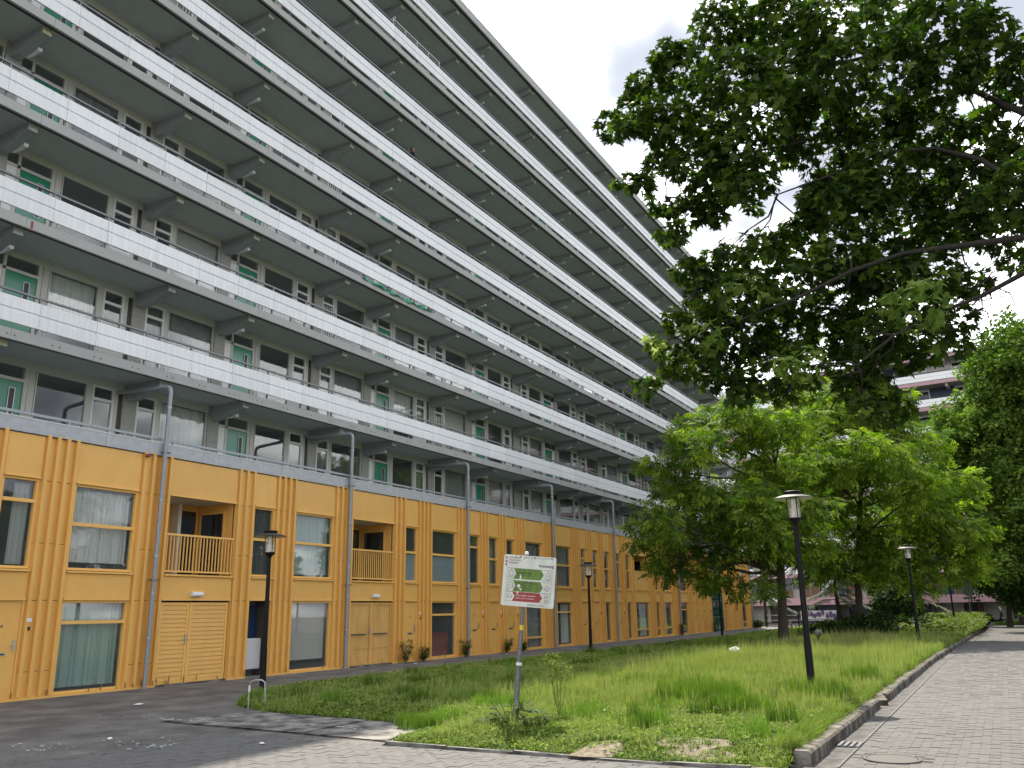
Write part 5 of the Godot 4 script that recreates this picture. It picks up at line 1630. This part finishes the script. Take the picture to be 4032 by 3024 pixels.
func make_trees() -> void:
	# --- the maple that hangs into the picture; its trunk stands beside the road
	var mt := thing("maple_tree", "large maple tree with broad dark lobed leaves arching over the road", "tree", Vector3(23.4, 0, -12.4))
	var O := mt.position
	obj("trunk", MB.new().tube([Vector3(0, -0.3, 0), Vector3(-0.05, 1.2, 0), Vector3(-0.1, 2.8, 0.05), Vector3(-0.2, 4.6, 0.1), Vector3(-0.35, 6.6, 0.1), Vector3(-0.6, 9.0, 0.2), Vector3(-0.6, 12.0, 0.2)], [0.42, 0.33, 0.30, 0.27, 0.22, 0.15, 0.06], 14), M.bark_dark, mt)
	var limbs := [
		[[2480, 60], [2330, 95], [2212, 100], [2100, 90], [1950, 105], [1800, 140], [1650, 165], [1540, 190]],
		[[2480, 300], [2330, 275], [2212, 245], [2090, 190], [1990, 240], [1860, 265], [1720, 310], [1560, 340], [1450, 330]],
		[[2480, 470], [2330, 450], [2212, 405], [2120, 345], [2020, 320], [1900, 330], [1790, 380], [1680, 420]],
		[[2480, 540], [2330, 520], [2212, 513], [2080, 530], [1950, 548], [1840, 585], [1720, 645], [1600, 690], [1500, 720]],
		[[2480, 600], [2330, 575], [2212, 590], [2120, 640], [2040, 670], [1930, 725], [1850, 790]]]
	var lp := []
	for i in limbs.size():
		var pts := [Vector3(-0.2, [9.0, 6.4, 5.0, 4.6, 3.6][i], 0.1)]
		for q in limbs[i]:
			pts.append(at(q[0], q[1], 12.6 - 0.35 * i + 0.25 * sin(q[0] * 0.01)) - O)
		pts.remove_at(1)
		var rr := taper(pts.size(), [0.075, 0.06, 0.055, 0.062, 0.05][i], 0.010)
		obj("limb", MB.new().tube(pts, rr, 8, false), M.bark_dark, mt)
		for p in pts:
			lp.append(p)
	var spots := [[1560, 50, 62], [1680, 50, 66], [1800, 45, 66], [1920, 45, 66], [2040, 55, 60], [2140, 70, 45], [1470, 150, 58], [1580, 160, 66], [1700, 160, 68], [1820, 160, 68], [1940, 165, 66], [2050, 160, 55], [2180, 190, 42],
		[1395, 195, 45], [1325, 272, 34], [1375, 255, 40], [1440, 265, 60], [1540, 270, 66], [1650, 250, 66], [1760, 265, 64], [1880, 255, 64], [2000, 280, 60], [2110, 300, 52], [2195, 320, 46], [1500, 350, 58], [1585, 345, 60], [1690, 320, 44], [1430, 350, 34],
		[1385, 405, 30], [1350, 395, 20], [1530, 420, 48], [1590, 400, 40], [1480, 470, 36], [1430, 445, 24], [1655, 395, 26], [1630, 450, 18], [1450, 510, 26], [1545, 460, 28],
		[1800, 355, 60], [1900, 370, 62], [2000, 385, 60], [2100, 400, 52], [2195, 430, 42], [1780, 440, 54], [1860, 460, 60], [1960, 480, 62], [2060, 480, 56], [2150, 500, 44],
		[1500, 590, 36], [1560, 570, 46], [1640, 555, 54], [1730, 530, 58], [1830, 545, 60], [1920, 570, 60], [2010, 590, 54], [2095, 610, 34], [1530, 640, 46], [1610, 640, 56], [1710, 620, 58], [1810, 640, 58], [1900, 650, 56], [1990, 665, 50], [2060, 690, 36],
		[1462, 690, 26], [1520, 715, 46], [1600, 725, 54], [1700, 715, 56], [1800, 720, 54], [1890, 730, 50], [1980, 740, 44], [2060, 745, 26], [1420, 745, 22], [1470, 780, 40], [1400, 838, 24], [1545, 800, 44], [1640, 800, 44], [1740, 790, 44], [1830, 790, 42], [1890, 845, 40], [1925, 880, 36], [1875, 885, 28], [1840, 835, 36], [1700, 845, 26], [1600, 850, 24], [2190, 560, 26], [1345, 280, 24], [2205, 150, 40], [2205, 380, 40]]
	# the crown goes on outside the picture
	for k in 46:
		var a := rng.randf() * TAU
		var rr := rng.randf_range(1.0, 5.0)
		var p := Vector3(cos(a) * rr, rng.randf_range(4.5, 12.5), sin(a) * rr)
		var w: Vector3 = p + O - CAM
		var zz := w.dot(c_f)
		if zz > 0.5 and FOC * w.dot(c_r) / zz < 2250.0:
			continue
		if (p + O - CAM).length() < 5.0:
			continue
		spots.append([p])
	var lobes := []
	for s in spots:
		if s.size() == 1:
			lobes.append([s[0], 0.75])
			continue
		var d := 12.3 + rng.randf_range(-0.8, 0.8)
		var r: float = s[2] * d / 1838.0 * 1.12
		lobes.append([at(s[0], s[1], d) - O, r])
	for L in lobes:
		var c: Vector3 = L[0]
		var best: Vector3 = lp[0]
		for p in lp:
			if (p - c).length() < (best - c).length():
				best = p
		obj("twig", MB.new().tube(wander(best, c, 4, 0.09 * (c - best).length()), [0.016, 0.013, 0.010, 0.007, 0.004], 5, false), M.bark_dark, mt)
		for q in 2:
			obj("twig", MB.new().tube(wander(best.lerp(c, 0.5), c + ball() * L[1], 3, 0.05), [0.008, 0.006, 0.005, 0.003], 4, false), M.bark_dark, mt)
	# bare twigs at the right of the lower limb
	for q in [[2110, 620, 2195, 560], [2100, 660, 2180, 640], [2120, 640, 2150, 720], [2140, 600, 2212, 690], [2090, 650, 2120, 740], [2160, 60, 2212, 130], [2150, 130, 2212, 60], [2130, 210, 2205, 160]]:
		var a := at(q[0], q[1], 12.0) - O; var b := at(q[2], q[3], 12.4) - O
		obj("bare_twig", MB.new().tube(wander(a, b, 6, 0.05), [0.011, 0.01, 0.009, 0.008, 0.006, 0.005, 0.003], 4, false), M.bark_dark, mt)
		for k in 3:
			var m := a.lerp(b, rng.randf_range(0.2, 0.8))
			obj("bare_twig", MB.new().tube(wander(m, m + ball() * 0.4 + Vector3(0, -0.05, 0), 4, 0.03), [0.006, 0.005, 0.004, 0.003, 0.002], 4, false), M.bark_dark, mt)
	var lv := leaves(clumps(lobes, 3, 0.98, 0.9), 1230.0, 0.145, 0.92, Color(0.024, 0.055, 0.012), Color(0.13, 0.20, 0.027))
	var lm := leaf_maple().mesh()
	var order := []
	for i in lv[0].size():
		var p: Vector3 = lv[0][i].origin + O - CAM
		var zz := p.dot(c_f)
		if zz > 1.0 and absf(FOC * p.dot(c_r) / zz) < 1980.0 and absf(FOC * p.dot(c_u) / zz) < 1480.0:
			order.append([p.length(), i])
	order.sort_custom(func(a, b): return a[0] < b[0])
	var single := {}
	var mats := []
	for k in 4:
		leafmat("maple_leaf_%d" % k, 1.0, 0.8, 0.55)
		var m: StandardMaterial3D = M["maple_leaf_%d" % k]
		m.vertex_color_use_as_albedo = false
		m.albedo_color = Color(0.028, 0.062, 0.013).lerp(Color(0.15, 0.23, 0.03), k * 0.2).linear_to_srgb()
		mats.append(m)
	for k in mini(280, order.size()):
		var i: int = order[k][1]
		single[i] = true
		obj("leaf", lm, mats[rng.randi_range(0, 3)], mt).transform = lv[0][i]
	var mxs := []
	var mcs := []
	for i in lv[0].size():
		if not single.has(i):
			mxs.append(lv[0][i]); mcs.append(lv[1][i])
	multi("foliage", lm.duplicate(), M.maple_leaf, mxs, mcs, mt)
	# --- two walnut-like trees on the lawn
	var cm := leaf_compound()
	var wl := func(list: Array, d: float) -> Array:
		var out := []
		for q in list:
			var dd: float = d + (q[3] if q.size() > 3 else rng.randf_range(-1.6, 1.6))
			out.append([at(q[0], q[1], dd), float(q[2]) * dd / 1838.0])
		return out
	var L1: Array = wl.call([[1450, 1050, 60], [1420, 1120, 48], [1500, 970, 66], [1480, 1180, 54], [1520, 1100, 70], [1540, 1240, 46], [1600, 1080, 78], [1590, 1180, 66], [1620, 960, 74], [1680, 1020, 70], [1670, 1180, 64], [1600, 900, 50], [1700, 930, 60], [1730, 1100, 70], [1390, 1175, 26], [1405, 1215, 30], [1450, 1240, 34], [1590, 1270, 30], [1660, 1265, 28], [1420, 1005, 34], [1470, 930, 40], [1545, 900, 40], [1640, 1120, 56, -3.4], [1655, 1070, 44, -3.6], [1750, 1200, 44], [1440, 1150, 44, -2.5]], 38.5)
	tree("walnut_tree", "leafy tree with compound leaves and a straight grey trunk standing in the shaded lawn", Vector3(10.09, 0.1, -38.04), at(1665, 930, 39.5), 0.19, L1, cm, M.walnut_leaf, 118.0, 0.50, Color(0.07, 0.14, 0.018), Color(0.34, 0.44, 0.05))
	var L2: Array = wl.call([[1720, 900, 60], [1800, 890, 64], [1890, 910, 70], [1975, 960, 66], [2045, 1040, 58], [1750, 980, 76], [1850, 1000, 82], [1940, 1050, 80], [2020, 1120, 66], [2090, 1150, 44], [1780, 1080, 80], [1880, 1110, 82], [1970, 1170, 72], [2060, 1220, 46], [1830, 1180, 66], [1910, 1220, 54], [1740, 1190, 56], [1990, 1250, 40], [2110, 1210, 30], [1790, 1240, 40], [1700, 1030, 66, -4.0], [1790, 1010, 60, -4.5], [1900, 1000, 60, -4.2], [1990, 1060, 50, -4.0], [1760, 860, 40], [1840, 850, 36], [1930, 880, 44]], 46.0)
	tree("walnut_tree", "broad bright green tree with a forked leaning trunk behind the shrub bank", Vector3(12.0, 0.1, -45.5), at(1860, 960, 46.5), 0.17, L2, cm, M.walnut_leaf, 100.0, 0.55, Color(0.095, 0.175, 0.02), Color(0.40, 0.50, 0.06))
	# --- dense trees at the far right and behind
	var lc := leaf_cluster(5, 16)
	var lc2 := leaf_cluster(8, 14)
	var spread := func(list: Array, d: float) -> Array:
		var out := []
		for q in list:
			var dd := d + rng.randf_range(-2.5, 2.5)
			out.append([at(q[0], q[1], dd), float(q[2]) * dd / 1838.0])
		return out
	var R1: Array = spread.call([[2200, 760, 60], [2170, 800, 56], [2130, 850, 60], [2200, 860, 70], [2100, 920, 64], [2180, 950, 80], [2060, 960, 46], [2110, 1010, 66], [2200, 1050, 80], [2260, 900, 90], [2280, 1050, 90], [2130, 1100, 60], [2240, 1150, 80], [2170, 1200, 56], [2230, 780, 70], [2060, 910, 34], [2300, 1200, 80]], 62.0)
	tree("lime_tree", "tall dense green tree beyond the road bend with two bare lower trunks beside it", Vector3(21.0, 0, -70.0), at(2200, 800, 63.0), 0.24, R1, lc, M.lime_leaf, 40.0, 0.85, Color(0.075, 0.15, 0.024), Color(0.27, 0.38, 0.06), 0.8, "bark_dark")
	var R2: Array = spread.call([[2190, 1130, 60], [2150, 1180, 56], [2212, 1210, 60], [2120, 1240, 44], [2180, 1260, 50], [2240, 1260, 60], [2100, 1180, 40]], 72.0)
	tree("lime_tree", "slender tree with a bare straight trunk on the far grass strip", at(2180, 1342, 72.0) * Vector3(1, 0, 1), at(2170, 1120, 72.0), 0.17, R2, lc, M.lime_leaf, 50.0, 0.85, Color(0.045, 0.095, 0.018), Color(0.15, 0.22, 0.038), 0.8, "bark", "slender trees on the far grass strip")
	var R3: Array = spread.call([[2225, 1120, 60], [2210, 1160, 46], [2250, 1200, 56], [2215, 1240, 40]], 76.0)
	tree("lime_tree", "slender tree with a bare straight trunk on the far grass strip", at(2203, 1338, 76.0) * Vector3(1, 0, 1), at(2198, 1120, 76.0), 0.17, R3, lc, M.lime_leaf, 50.0, 0.85, Color(0.045, 0.095, 0.018), Color(0.15, 0.22, 0.038), 0.8, "bark", "slender trees on the far grass strip")
	var R4: Array = spread.call([[1930, 1160, 40], [1900, 1210, 36], [1960, 1210, 36], [1935, 1250, 34], [1900, 1270, 24], [1955, 1270, 26], [1880, 1240, 24]], 62.0)
	tree("young_tree", "young tree with pale round leaves between the lawn shrubs and the far building", at(1927, 1345, 62.0) * Vector3(1, 0, 1), at(1930, 1150, 62.0), 0.15, R4, lc2, M.lime_leaf, 40.0, 0.8, Color(0.04, 0.085, 0.014), Color(0.14, 0.20, 0.03), 0.85, "bark_dark")
	# --- drooping conifers before the far building
	var sp := spray()
	var con := [[Vector2(1813, 1348), 66.0, 6.2, "drooping conifer with pale sprays behind the shrub bank"], [Vector2(1655, 1345), 82.0, 6.0, "drooping conifer half hidden behind the end of the yellow facade"], [Vector2(1962, 1345), 66.0, 5.6, "drooping conifer beside the young tree before the pink band"]]
	for q in con:
		var b := at(q[0].x, q[0].y, q[1])
		b.y = 0.0
		var t := thing("conifer_tree", q[3], "tree", b)
		var h: float = q[2]
		obj("trunk", MB.new().tube(wander(Vector3(0, -0.2, 0), Vector3(0.1, h, 0), 4, 0.05), [0.16, 0.14, 0.11, 0.07, 0.02], 8), M.bark, t)
		var xf := []
		var cs := []
		for k in 26:
			var y := lerpf(1.9, h, k / 25.0)
			var a := k * 2.4
			var l := lerpf(2.6, 0.4, k / 25.0) * rng.randf_range(0.8, 1.1)
			var d := Vector3(cos(a), 0.05, sin(a))
			var e := Vector3(0, y, 0) + d * l - Vector3(0, 0.16 * l * l * 0.7, 0)
			var pts := [Vector3(0, y, 0), Vector3(0, y, 0) + d * l * 0.5 - Vector3(0, 0.02 * l, 0), e]
			obj("branch", MB.new().tube(pts, [0.03, 0.018, 0.006], 5, false), M.bark_dark, t)
			for s in 14:
				var f := 0.25 + 0.75 * s / 13.0
				var p: Vector3 = pts[0].lerp(pts[1], f * 2.0) if f < 0.5 else pts[1].lerp(pts[2], f * 2.0 - 1.0)
				for sd in [-1, 1]:
					var fw: Vector3 = (d * 0.7 + Vector3(-d.z, 0, d.x) * float(sd) * 0.9 - Vector3(0, 0.35 + rng.randf() * 0.3, 0)).normalized()
					var up: Vector3 = (Vector3.UP - fw * fw.y).normalized()
					xf.append(Transform3D(Basis(up.cross(fw), up, fw).scaled(Vector3.ONE * rng.randf_range(0.4, 0.75)), p))
					cs.append(Color(0.03, 0.058, 0.022).lerp(Color(0.065, 0.10, 0.035), rng.randf()))
		multi("crown", sp, M.needle, xf, cs, t)
	# --- shrubs
	var lcs := leaf_cluster(12, 18)
	var bushes := [[[1790, 1368, 22], [1760, 1372, 16], [1825, 1362, 22], [1735, 1378, 12]], [[1860, 1358, 26], [1900, 1350, 26], [1885, 1372, 20], [1835, 1375, 16]], [[1940, 1320, 30], [1915, 1300, 26], [1965, 1310, 24], [1945, 1290, 24], [1905, 1330, 22]], [[1640, 1350, 7], [1632, 1352, 6]], [[1950, 1355, 18], [1985, 1352, 16], [1920, 1360, 16]]]
	var bl := ["dark leafy shrub spreading at the foot of the straight trunk", "dense shrub bank round the forked trunk", "tall dark glossy shrub beside the kerb side lamp", "low clipped bush at the end of the yellow facade", "weedy shrub with pale tips behind the grass"]
	for i in bushes.size():
		var d: float = [44.5, 45.0, 56.0, 76.0, 50.0][i]
		var b := at(bushes[i][0][0], 1350, d)
		b.y = 0.1
		var t := thing("shrub", bl[i], "shrub", b)
		var lo := []
		for q in bushes[i]:
			var dd := d + rng.randf_range(-0.5, 0.5)
			var p := at(q[0], q[1], dd)
			lo.append([p - b, q[2] * dd / 1838.0])
			obj("stem", MB.new().tube([Vector3(0, -0.1, 0), (p - b) * 0.5 + Vector3(0, 0.05, 0), p - b], [0.03, 0.02, 0.008], 5, false), M.bark_dark, t)
		var lv2 := leaves(lo, 330.0, 0.42, 0.85, Color(0.018, 0.045, 0.012), Color(0.075, 0.125, 0.03))
		multi("crown", lcs, M.shrub_leaf, lv2[0], lv2[1], t)
	# --- trees across the road, seen only in the window panes
	for i in 9:
		var b := Vector3([32.0, 35.0, 31.0, 36.0, 32.0, 37.0, 33.0, 38.0, 35.0][i], 0, [-22.0, -31.0, -41.0, -52.0, -64.0, -78.0, -96.0, -118.0, -145.0][i])
		var lo := []
		for k in 12:
			var q := ball()
			lo.append([b + Vector3(q.x * 3.8, 6.6 + q.y * 3.6, q.z * 4.6), rng.randf_range(1.3, 2.0)])
		tree("street_tree", "street tree on the verge across the road mirrored in the window panes", b, b + Vector3(0, 7.5, 0), 0.22, lo, lc, M.lime_leaf, 16.0, 1.3, Color(0.04, 0.085, 0.016), Color(0.12, 0.18, 0.034), 0.85, "bark", "street trees across the road")
	# --- weeds along the foot of the yellow facade
	var weeds := [[25.95, 0.6, "tall thin weed at the hinge side of a yellow door"], [28.75, 0.75, "bushy weed growing beside the downpipe and the red cabinet window"], [31.85, 0.55, "low scruffy weeds between two narrow yellow doors"], [33.3, 0.45, "small weed tuft past the third narrow yellow door"], [54.6, 0.9, "weed clump at the foot of the downpipe past the wide window"], [61.9, 0.9, "weed clump at the edge of the green glazed stairwell"], [73.2, 0.8, "weeds at the far corner of the yellow facade"], [24.9, 0.8, "thin dry weed leaning against the yellow wall"]]
	var lw := leaf_cluster(20, 12)
	for w in weeds:
		var t := thing("weed_plant", w[2], "weed", Vector3(0.22, 0.0, -w[0]))
		var xf := []
		var cs := []
		for k in 8:
			var top := Vector3(rng.randf_range(-0.1, 0.25), w[1] * rng.randf_range(0.6, 1.0), rng.randf_range(-0.3, 0.3))
			obj("stem", MB.new().tube([Vector3(top.x * 0.2, 0, top.z * 0.2), top * 0.55, top], [0.008, 0.006, 0.003], 4, false), M.bark, t)
			for q in 9:
				var p := Vector3(top.x * 0.2, 0, top.z * 0.2).lerp(top, rng.randf_range(0.15, 1.0))
				xf.append(Transform3D(Basis(Vector3.UP, rng.randf() * TAU).scaled(Vector3.ONE * rng.randf_range(0.10, 0.2)), p + ball() * 0.04))
				cs.append(Color(0.035, 0.07, 0.015).lerp(Color(0.10, 0.15, 0.03), rng.randf()))
		multi("leaves", lw, M.shrub_leaf, xf, cs, t)
	# --- the leafy weed at the foot of the sign and a tall flowering one beside it
	var wd := thing("dock_plant", "dark broad leaved weed at the foot of the notice sign", "weed", Vector3(12.25, 0.1, -10.95))
	var lx := []
	var lcx := []
	for k in 90:
		var a := rng.randf() * TAU
		var r := sqrt(rng.randf()) * 0.42
		var fw := Vector3(cos(a), rng.randf_range(-0.1, 0.5), sin(a)).normalized()
		var up: Vector3 = (Vector3.UP - fw * fw.y).normalized()
		lx.append(Transform3D(Basis(up.cross(fw), up, fw).scaled(Vector3.ONE * rng.randf_range(0.15, 0.27)), Vector3(cos(a) * r, rng.randf_range(0.03, 0.36) * (1.0 - r), sin(a) * r * 0.7)))
		lcx.append(Color(0.05, 0.10, 0.02).lerp(Color(0.17, 0.25, 0.05), rng.randf() * rng.randf()))
	for k in 6:
		var top := Vector3(rng.randf_range(-0.3, 0.3), 0.36, rng.randf_range(-0.2, 0.2))
		obj("stem", MB.new().tube([Vector3(0, -0.05, 0), top], [0.008, 0.004], 4, false), M.bark, wd)
	multi("leaves", cm, M.walnut_leaf, lx, lcx, wd)
	var fl := thing("flowering_weed", "tall yellow green flowering weed right beside the notice post", "weed", Vector3(12.45, 0.1, -12.0))
	mat("stalk", 0.10, 0.15, 0.03, 0.8)
	var fx := []
	var fc := []
	for k in 9:
		var top := Vector3(rng.randf_range(-0.18, 0.18), rng.randf_range(0.65, 0.95), rng.randf_range(-0.18, 0.18))
		obj("stem", MB.new().tube([Vector3(0, -0.05, 0), top * 0.6, top], [0.005, 0.004, 0.002], 4, false), M.stalk, fl)
		for q in 8:
			fx.append(Transform3D(Basis(Vector3.UP, rng.randf() * TAU).scaled(Vector3.ONE * rng.randf_range(0.06, 0.12)), top.lerp(top * 0.55, rng.randf() * rng.randf()) + ball() * 0.04))
			fc.append(Color(0.16, 0.20, 0.03).lerp(Color(0.28, 0.30, 0.04), rng.randf()))
	multi("flower_heads", lw, M.shrub_leaf, fx, fc, fl)

# ---------------------------------------------------------------- grass
func tuft(seed_: int, n: int, spread_: float, w: float, droop: float) -> MB:
	var r := RandomNumberGenerator.new()
	r.seed = seed_
	var m := MB.new()
	for k in n:
		var a := r.randf() * TAU
		var p := Vector3(cos(a), 0, sin(a)) * spread_ * sqrt(r.randf())
		var b := r.randf() * TAU
		var d := Vector3(cos(b), 0, sin(b))
		var s := Vector3(-d.z, 0, d.x) * w * r.randf_range(0.7, 1.2)
		var h := r.randf_range(0.55, 1.1)
		var l := droop * r.randf_range(0.3, 1.3)
		var q := p + Vector3(0, h * 0.6, 0) + d * l * 0.35
		var e := p + Vector3(0, h * (1.0 - l * 0.25), 0) + d * l
		m.quad(p - s, p + s, q + s * 0.75, q - s * 0.75)
		m.tri(q - s * 0.75, q + s * 0.75, e)
	return m

func make_grass() -> void:
	var pl := PackedVector2Array(lawn)
	var short := [[], []]
	var tall := [[], []]
	var seedy := [[], []]
	var broad := [[], []]
	var yel := [[], []]
	var g1 := Color(0.10, 0.18, 0.026)
	var g2 := Color(0.25, 0.345, 0.06)
	var dry := Color(0.36, 0.36, 0.15)
	var zones := [[-9.6, -15.0, 480.0, 1.0], [-15.0, -22.0, 290.0, 1.15], [-22.0, -34.0, 160.0, 1.4], [-34.0, -50.0, 75.0, 1.8], [-50.0, -82.0, 30.0, 2.4]]
	for z in zones:
		var area: float = 14.0 * (z[0] - z[1])
		var n := int(area * z[2])
		var sc: float = z[3]
		for i in n:
			var x := rng.randf_range(3.0, 17.3); var w := rng.randf_range(z[1], z[0])
			if not Geometry2D.is_point_in_polygon(Vector2(x, w), pl):
				continue
			var bare := false
			for b in [[13.95, -9.95, 0.28, 0.5], [14.95, -10.55, 0.55, 0.35], [15.2, -10.05, 0.45, 0.25]]:
				var e := Vector2((x - b[0]) / b[2], (w - b[1]) / b[3]).length()
				if e < 0.95 and rng.randf() < 0.75:
					bare = true
			if bare:
				continue
			var a := fn.get_noise_2d(x * 9.0, w * 9.0); var c := fn.get_noise_2d(x * 28.0 + 50.0, w * 28.0); var big := fn.get_noise_2d(x * 3.0 + 200.0, w * 3.0)
			var long := clampf((x - 8.0) / 4.0, 0.0, 1.0) * clampf((-w - 12.5) / 3.0, 0.0, 1.0)
			var hgt := (0.075 + 0.05 * a + 0.04 * c + long * (0.13 + 0.16 * big + 0.1 * c))
			hgt = maxf(hgt, 0.05) * rng.randf_range(0.7, 1.3)
			if x > 15.7:
				hgt *= 0.75
			var t := Transform3D(Basis(Vector3.UP, rng.randf() * TAU).scaled(Vector3(0.17 * sc, hgt * (0.75 + 0.25 * sc), 0.17 * sc)), Vector3(x, lawn_y(x, w) - 0.01, w))
			var col := g1.lerp(g2, clampf(0.45 + 0.9 * a + rng.randf_range(-0.5, 0.5), 0.0, 1.0)).lerp(dry, clampf(0.22 + 0.9 * c + 0.4 * big + long * 0.12 + rng.randf_range(-0.4, 0.4), 0.0, 0.9) * 0.62)
			var pick := rng.randf()
			if pick < 0.05 * (1.0 + 3.0 * long):
				t = Transform3D(Basis(Vector3.UP, rng.randf() * TAU).scaled(Vector3(0.2 * sc, hgt * 1.9 + 0.05, 0.2 * sc)), t.origin)
				seedy[0].append(t); seedy[1].append(col.lerp(dry * 1.15, 0.75))
			elif pick < 0.20 and hgt < 0.26:
				t = Transform3D(Basis(Vector3.UP, rng.randf() * TAU).scaled(Vector3.ONE * rng.randf_range(0.12, 0.22) * sc), t.origin + Vector3(0, hgt * 0.35, 0))
				broad[0].append(t); broad[1].append((g1 * 0.75).lerp(g2 * 1.1, rng.randf()))
			elif long > 0.4:
				tall[0].append(t); tall[1].append(col)
			else:
				short[0].append(t); short[1].append(col)
	# a tall clump before the near lamp, and long growth by the kerb
	for q in [[13.75, -14.7, 0.75, 300, 0.46], [15.5, -15.6, 0.5, 120, 0.4], [14.6, -13.6, 0.35, 90, 0.35], [15.7, -19.0, 0.4, 90, 0.45], [12.3, -16.5, 0.5, 120, 0.4], [10.6, -11.0, 0.3, 60, 0.25]]:
		for k in q[3]:
			var a := rng.randf() * TAU
			var r: float = sqrt(rng.randf()) * q[2]
			var x: float = q[0] + cos(a) * r
			var w: float = q[1] + sin(a) * r
			if x > 16.1:
				continue
			tall[0].append(Transform3D(Basis(Vector3.UP, rng.randf() * TAU).scaled(Vector3(0.16, q[4] * rng.randf_range(0.6, 1.1), 0.16)), Vector3(x, lawn_y(x, w) - 0.01, w)))
			tall[1].append(g1.lerp(g2, rng.randf() * 0.7))
	# grass leaning over the kerb, and scattered darker clumps
	for k in 900:
		var w := -10.3 - 40.0 * rng.randf() * rng.randf()
		var x := 16.1 + rng.randf_range(-0.16, 0.05) + (0.0 if w > -28.0 else 0.018 * (-28.0 - w))
		if fn.get_noise_2d(4.0, w * 16.0) < -0.25:
			continue
		tall[0].append(Transform3D(Basis(Vector3(0, 0, 1), -0.5 - 0.5 * rng.randf()) * Basis(Vector3.UP, rng.randf() * TAU).scaled(Vector3(0.15, rng.randf_range(0.12, 0.26), 0.15)), Vector3(x, 0.12, w)))
		tall[1].append(g1.lerp(g2, rng.randf()).lerp(dry, rng.randf() * 0.4))
	for k in 90:
		var cx := rng.randf_range(5.0, 15.9); var cz := -10.2 - 22.0 * rng.randf()
		if not Geometry2D.is_point_in_polygon(Vector2(cx, cz), pl):
			continue
		var dark := rng.randf() < 0.6
		for q in 26:
			var x := cx + rng.randfn() * 0.14; var w := cz + rng.randfn() * 0.14
			tall[0].append(Transform3D(Basis(Vector3.UP, rng.randf() * TAU).scaled(Vector3(0.14, rng.randf_range(0.12, 0.34), 0.14)), Vector3(x, lawn_y(x, w) - 0.01, w)))
			tall[1].append((g1 * (0.8 if dark else 1.6)).lerp(g2, rng.randf() * 0.35))
	# weeds raised on the far end of the lawn, and grass on the far strip
	for k in 1500:
		var x := rng.randf_range(9.0, 17.0); var w := rng.randf_range(-80.0, -46.0)
		if not Geometry2D.is_point_in_polygon(Vector2(x, w), pl):
			continue
		broad[0].append(Transform3D(Basis(Vector3.UP, rng.randf() * TAU).scaled(Vector3.ONE * rng.randf_range(0.5, 0.95)), Vector3(x, lawn_y(x, w) + rng.randf_range(0.1, 0.45), w)))
		broad[1].append(Color(0.06, 0.10, 0.02).lerp(Color(0.17, 0.21, 0.05), rng.randf()))
	for k in 5000:
		var x := rng.randf_range(17.7, 40.0); var w := rng.randf_range(-87.0, -76.4)
		tall[0].append(Transform3D(Basis(Vector3.UP, rng.randf() * TAU).scaled(Vector3(0.5, rng.randf_range(0.2, 0.4), 0.5)), Vector3(x, 0.02, w)))
		tall[1].append(g1.lerp(g2, rng.randf() * 0.8))
	# buttercups
	for k in 420:
		var x := rng.randf_range(10.2, 15.0); var w := rng.randf_range(-33.0, -26.0)
		if fn.get_noise_2d(x * 20.0, w * 20.0) < 0.0:
			continue
		yel[0].append(Transform3D(Basis(Vector3.UP, rng.randf() * TAU).scaled(Vector3.ONE * 0.05), Vector3(x, lawn_y(x, w) + rng.randf_range(0.22, 0.36), w)))
		yel[1].append(Color(0.55, 0.45, 0.02))
	for k in 160:
		var x := rng.randf_range(5.0, 15.8); var w := rng.randf_range(-30.0, -10.2)
		if not Geometry2D.is_point_in_polygon(Vector2(x, w), pl):
			continue
		yel[0].append(Transform3D(Basis(Vector3.UP, rng.randf() * TAU).scaled(Vector3.ONE * 0.045), Vector3(x, lawn_y(x, w) + rng.randf_range(0.12, 0.2), w)))
		yel[1].append(Color(0.62, 0.60, 0.52))
	tag(multi("short_grass", tuft(1, 12, 0.55, 0.035, 0.5), M.blade, short[0], short[1]), "short rough grass on the lawn by the path", "grass")
	tag(multi("long_grass", tuft(2, 14, 0.5, 0.030, 0.35), M.blade, tall[0], tall[1]), "long uncut grass on the sunny side of the lawn", "grass")
	tag(multi("seeding_grass", tuft(3, 7, 0.5, 0.024, 0.3), M.blade, seedy[0], seedy[1]), "pale seeding grass stalks standing above the lawn", "grass")
	tag(multi("broad_weeds", leaf_cluster(31, 12), M.blade, broad[0], broad[1]), "low broad leaved weeds scattered through the lawn", "weeds")
	tag(multi("small_flowers", leaf_cluster(33, 7), M.blade, yel[0], yel[1]), "small yellow and white flowers in the grass", "flowers")
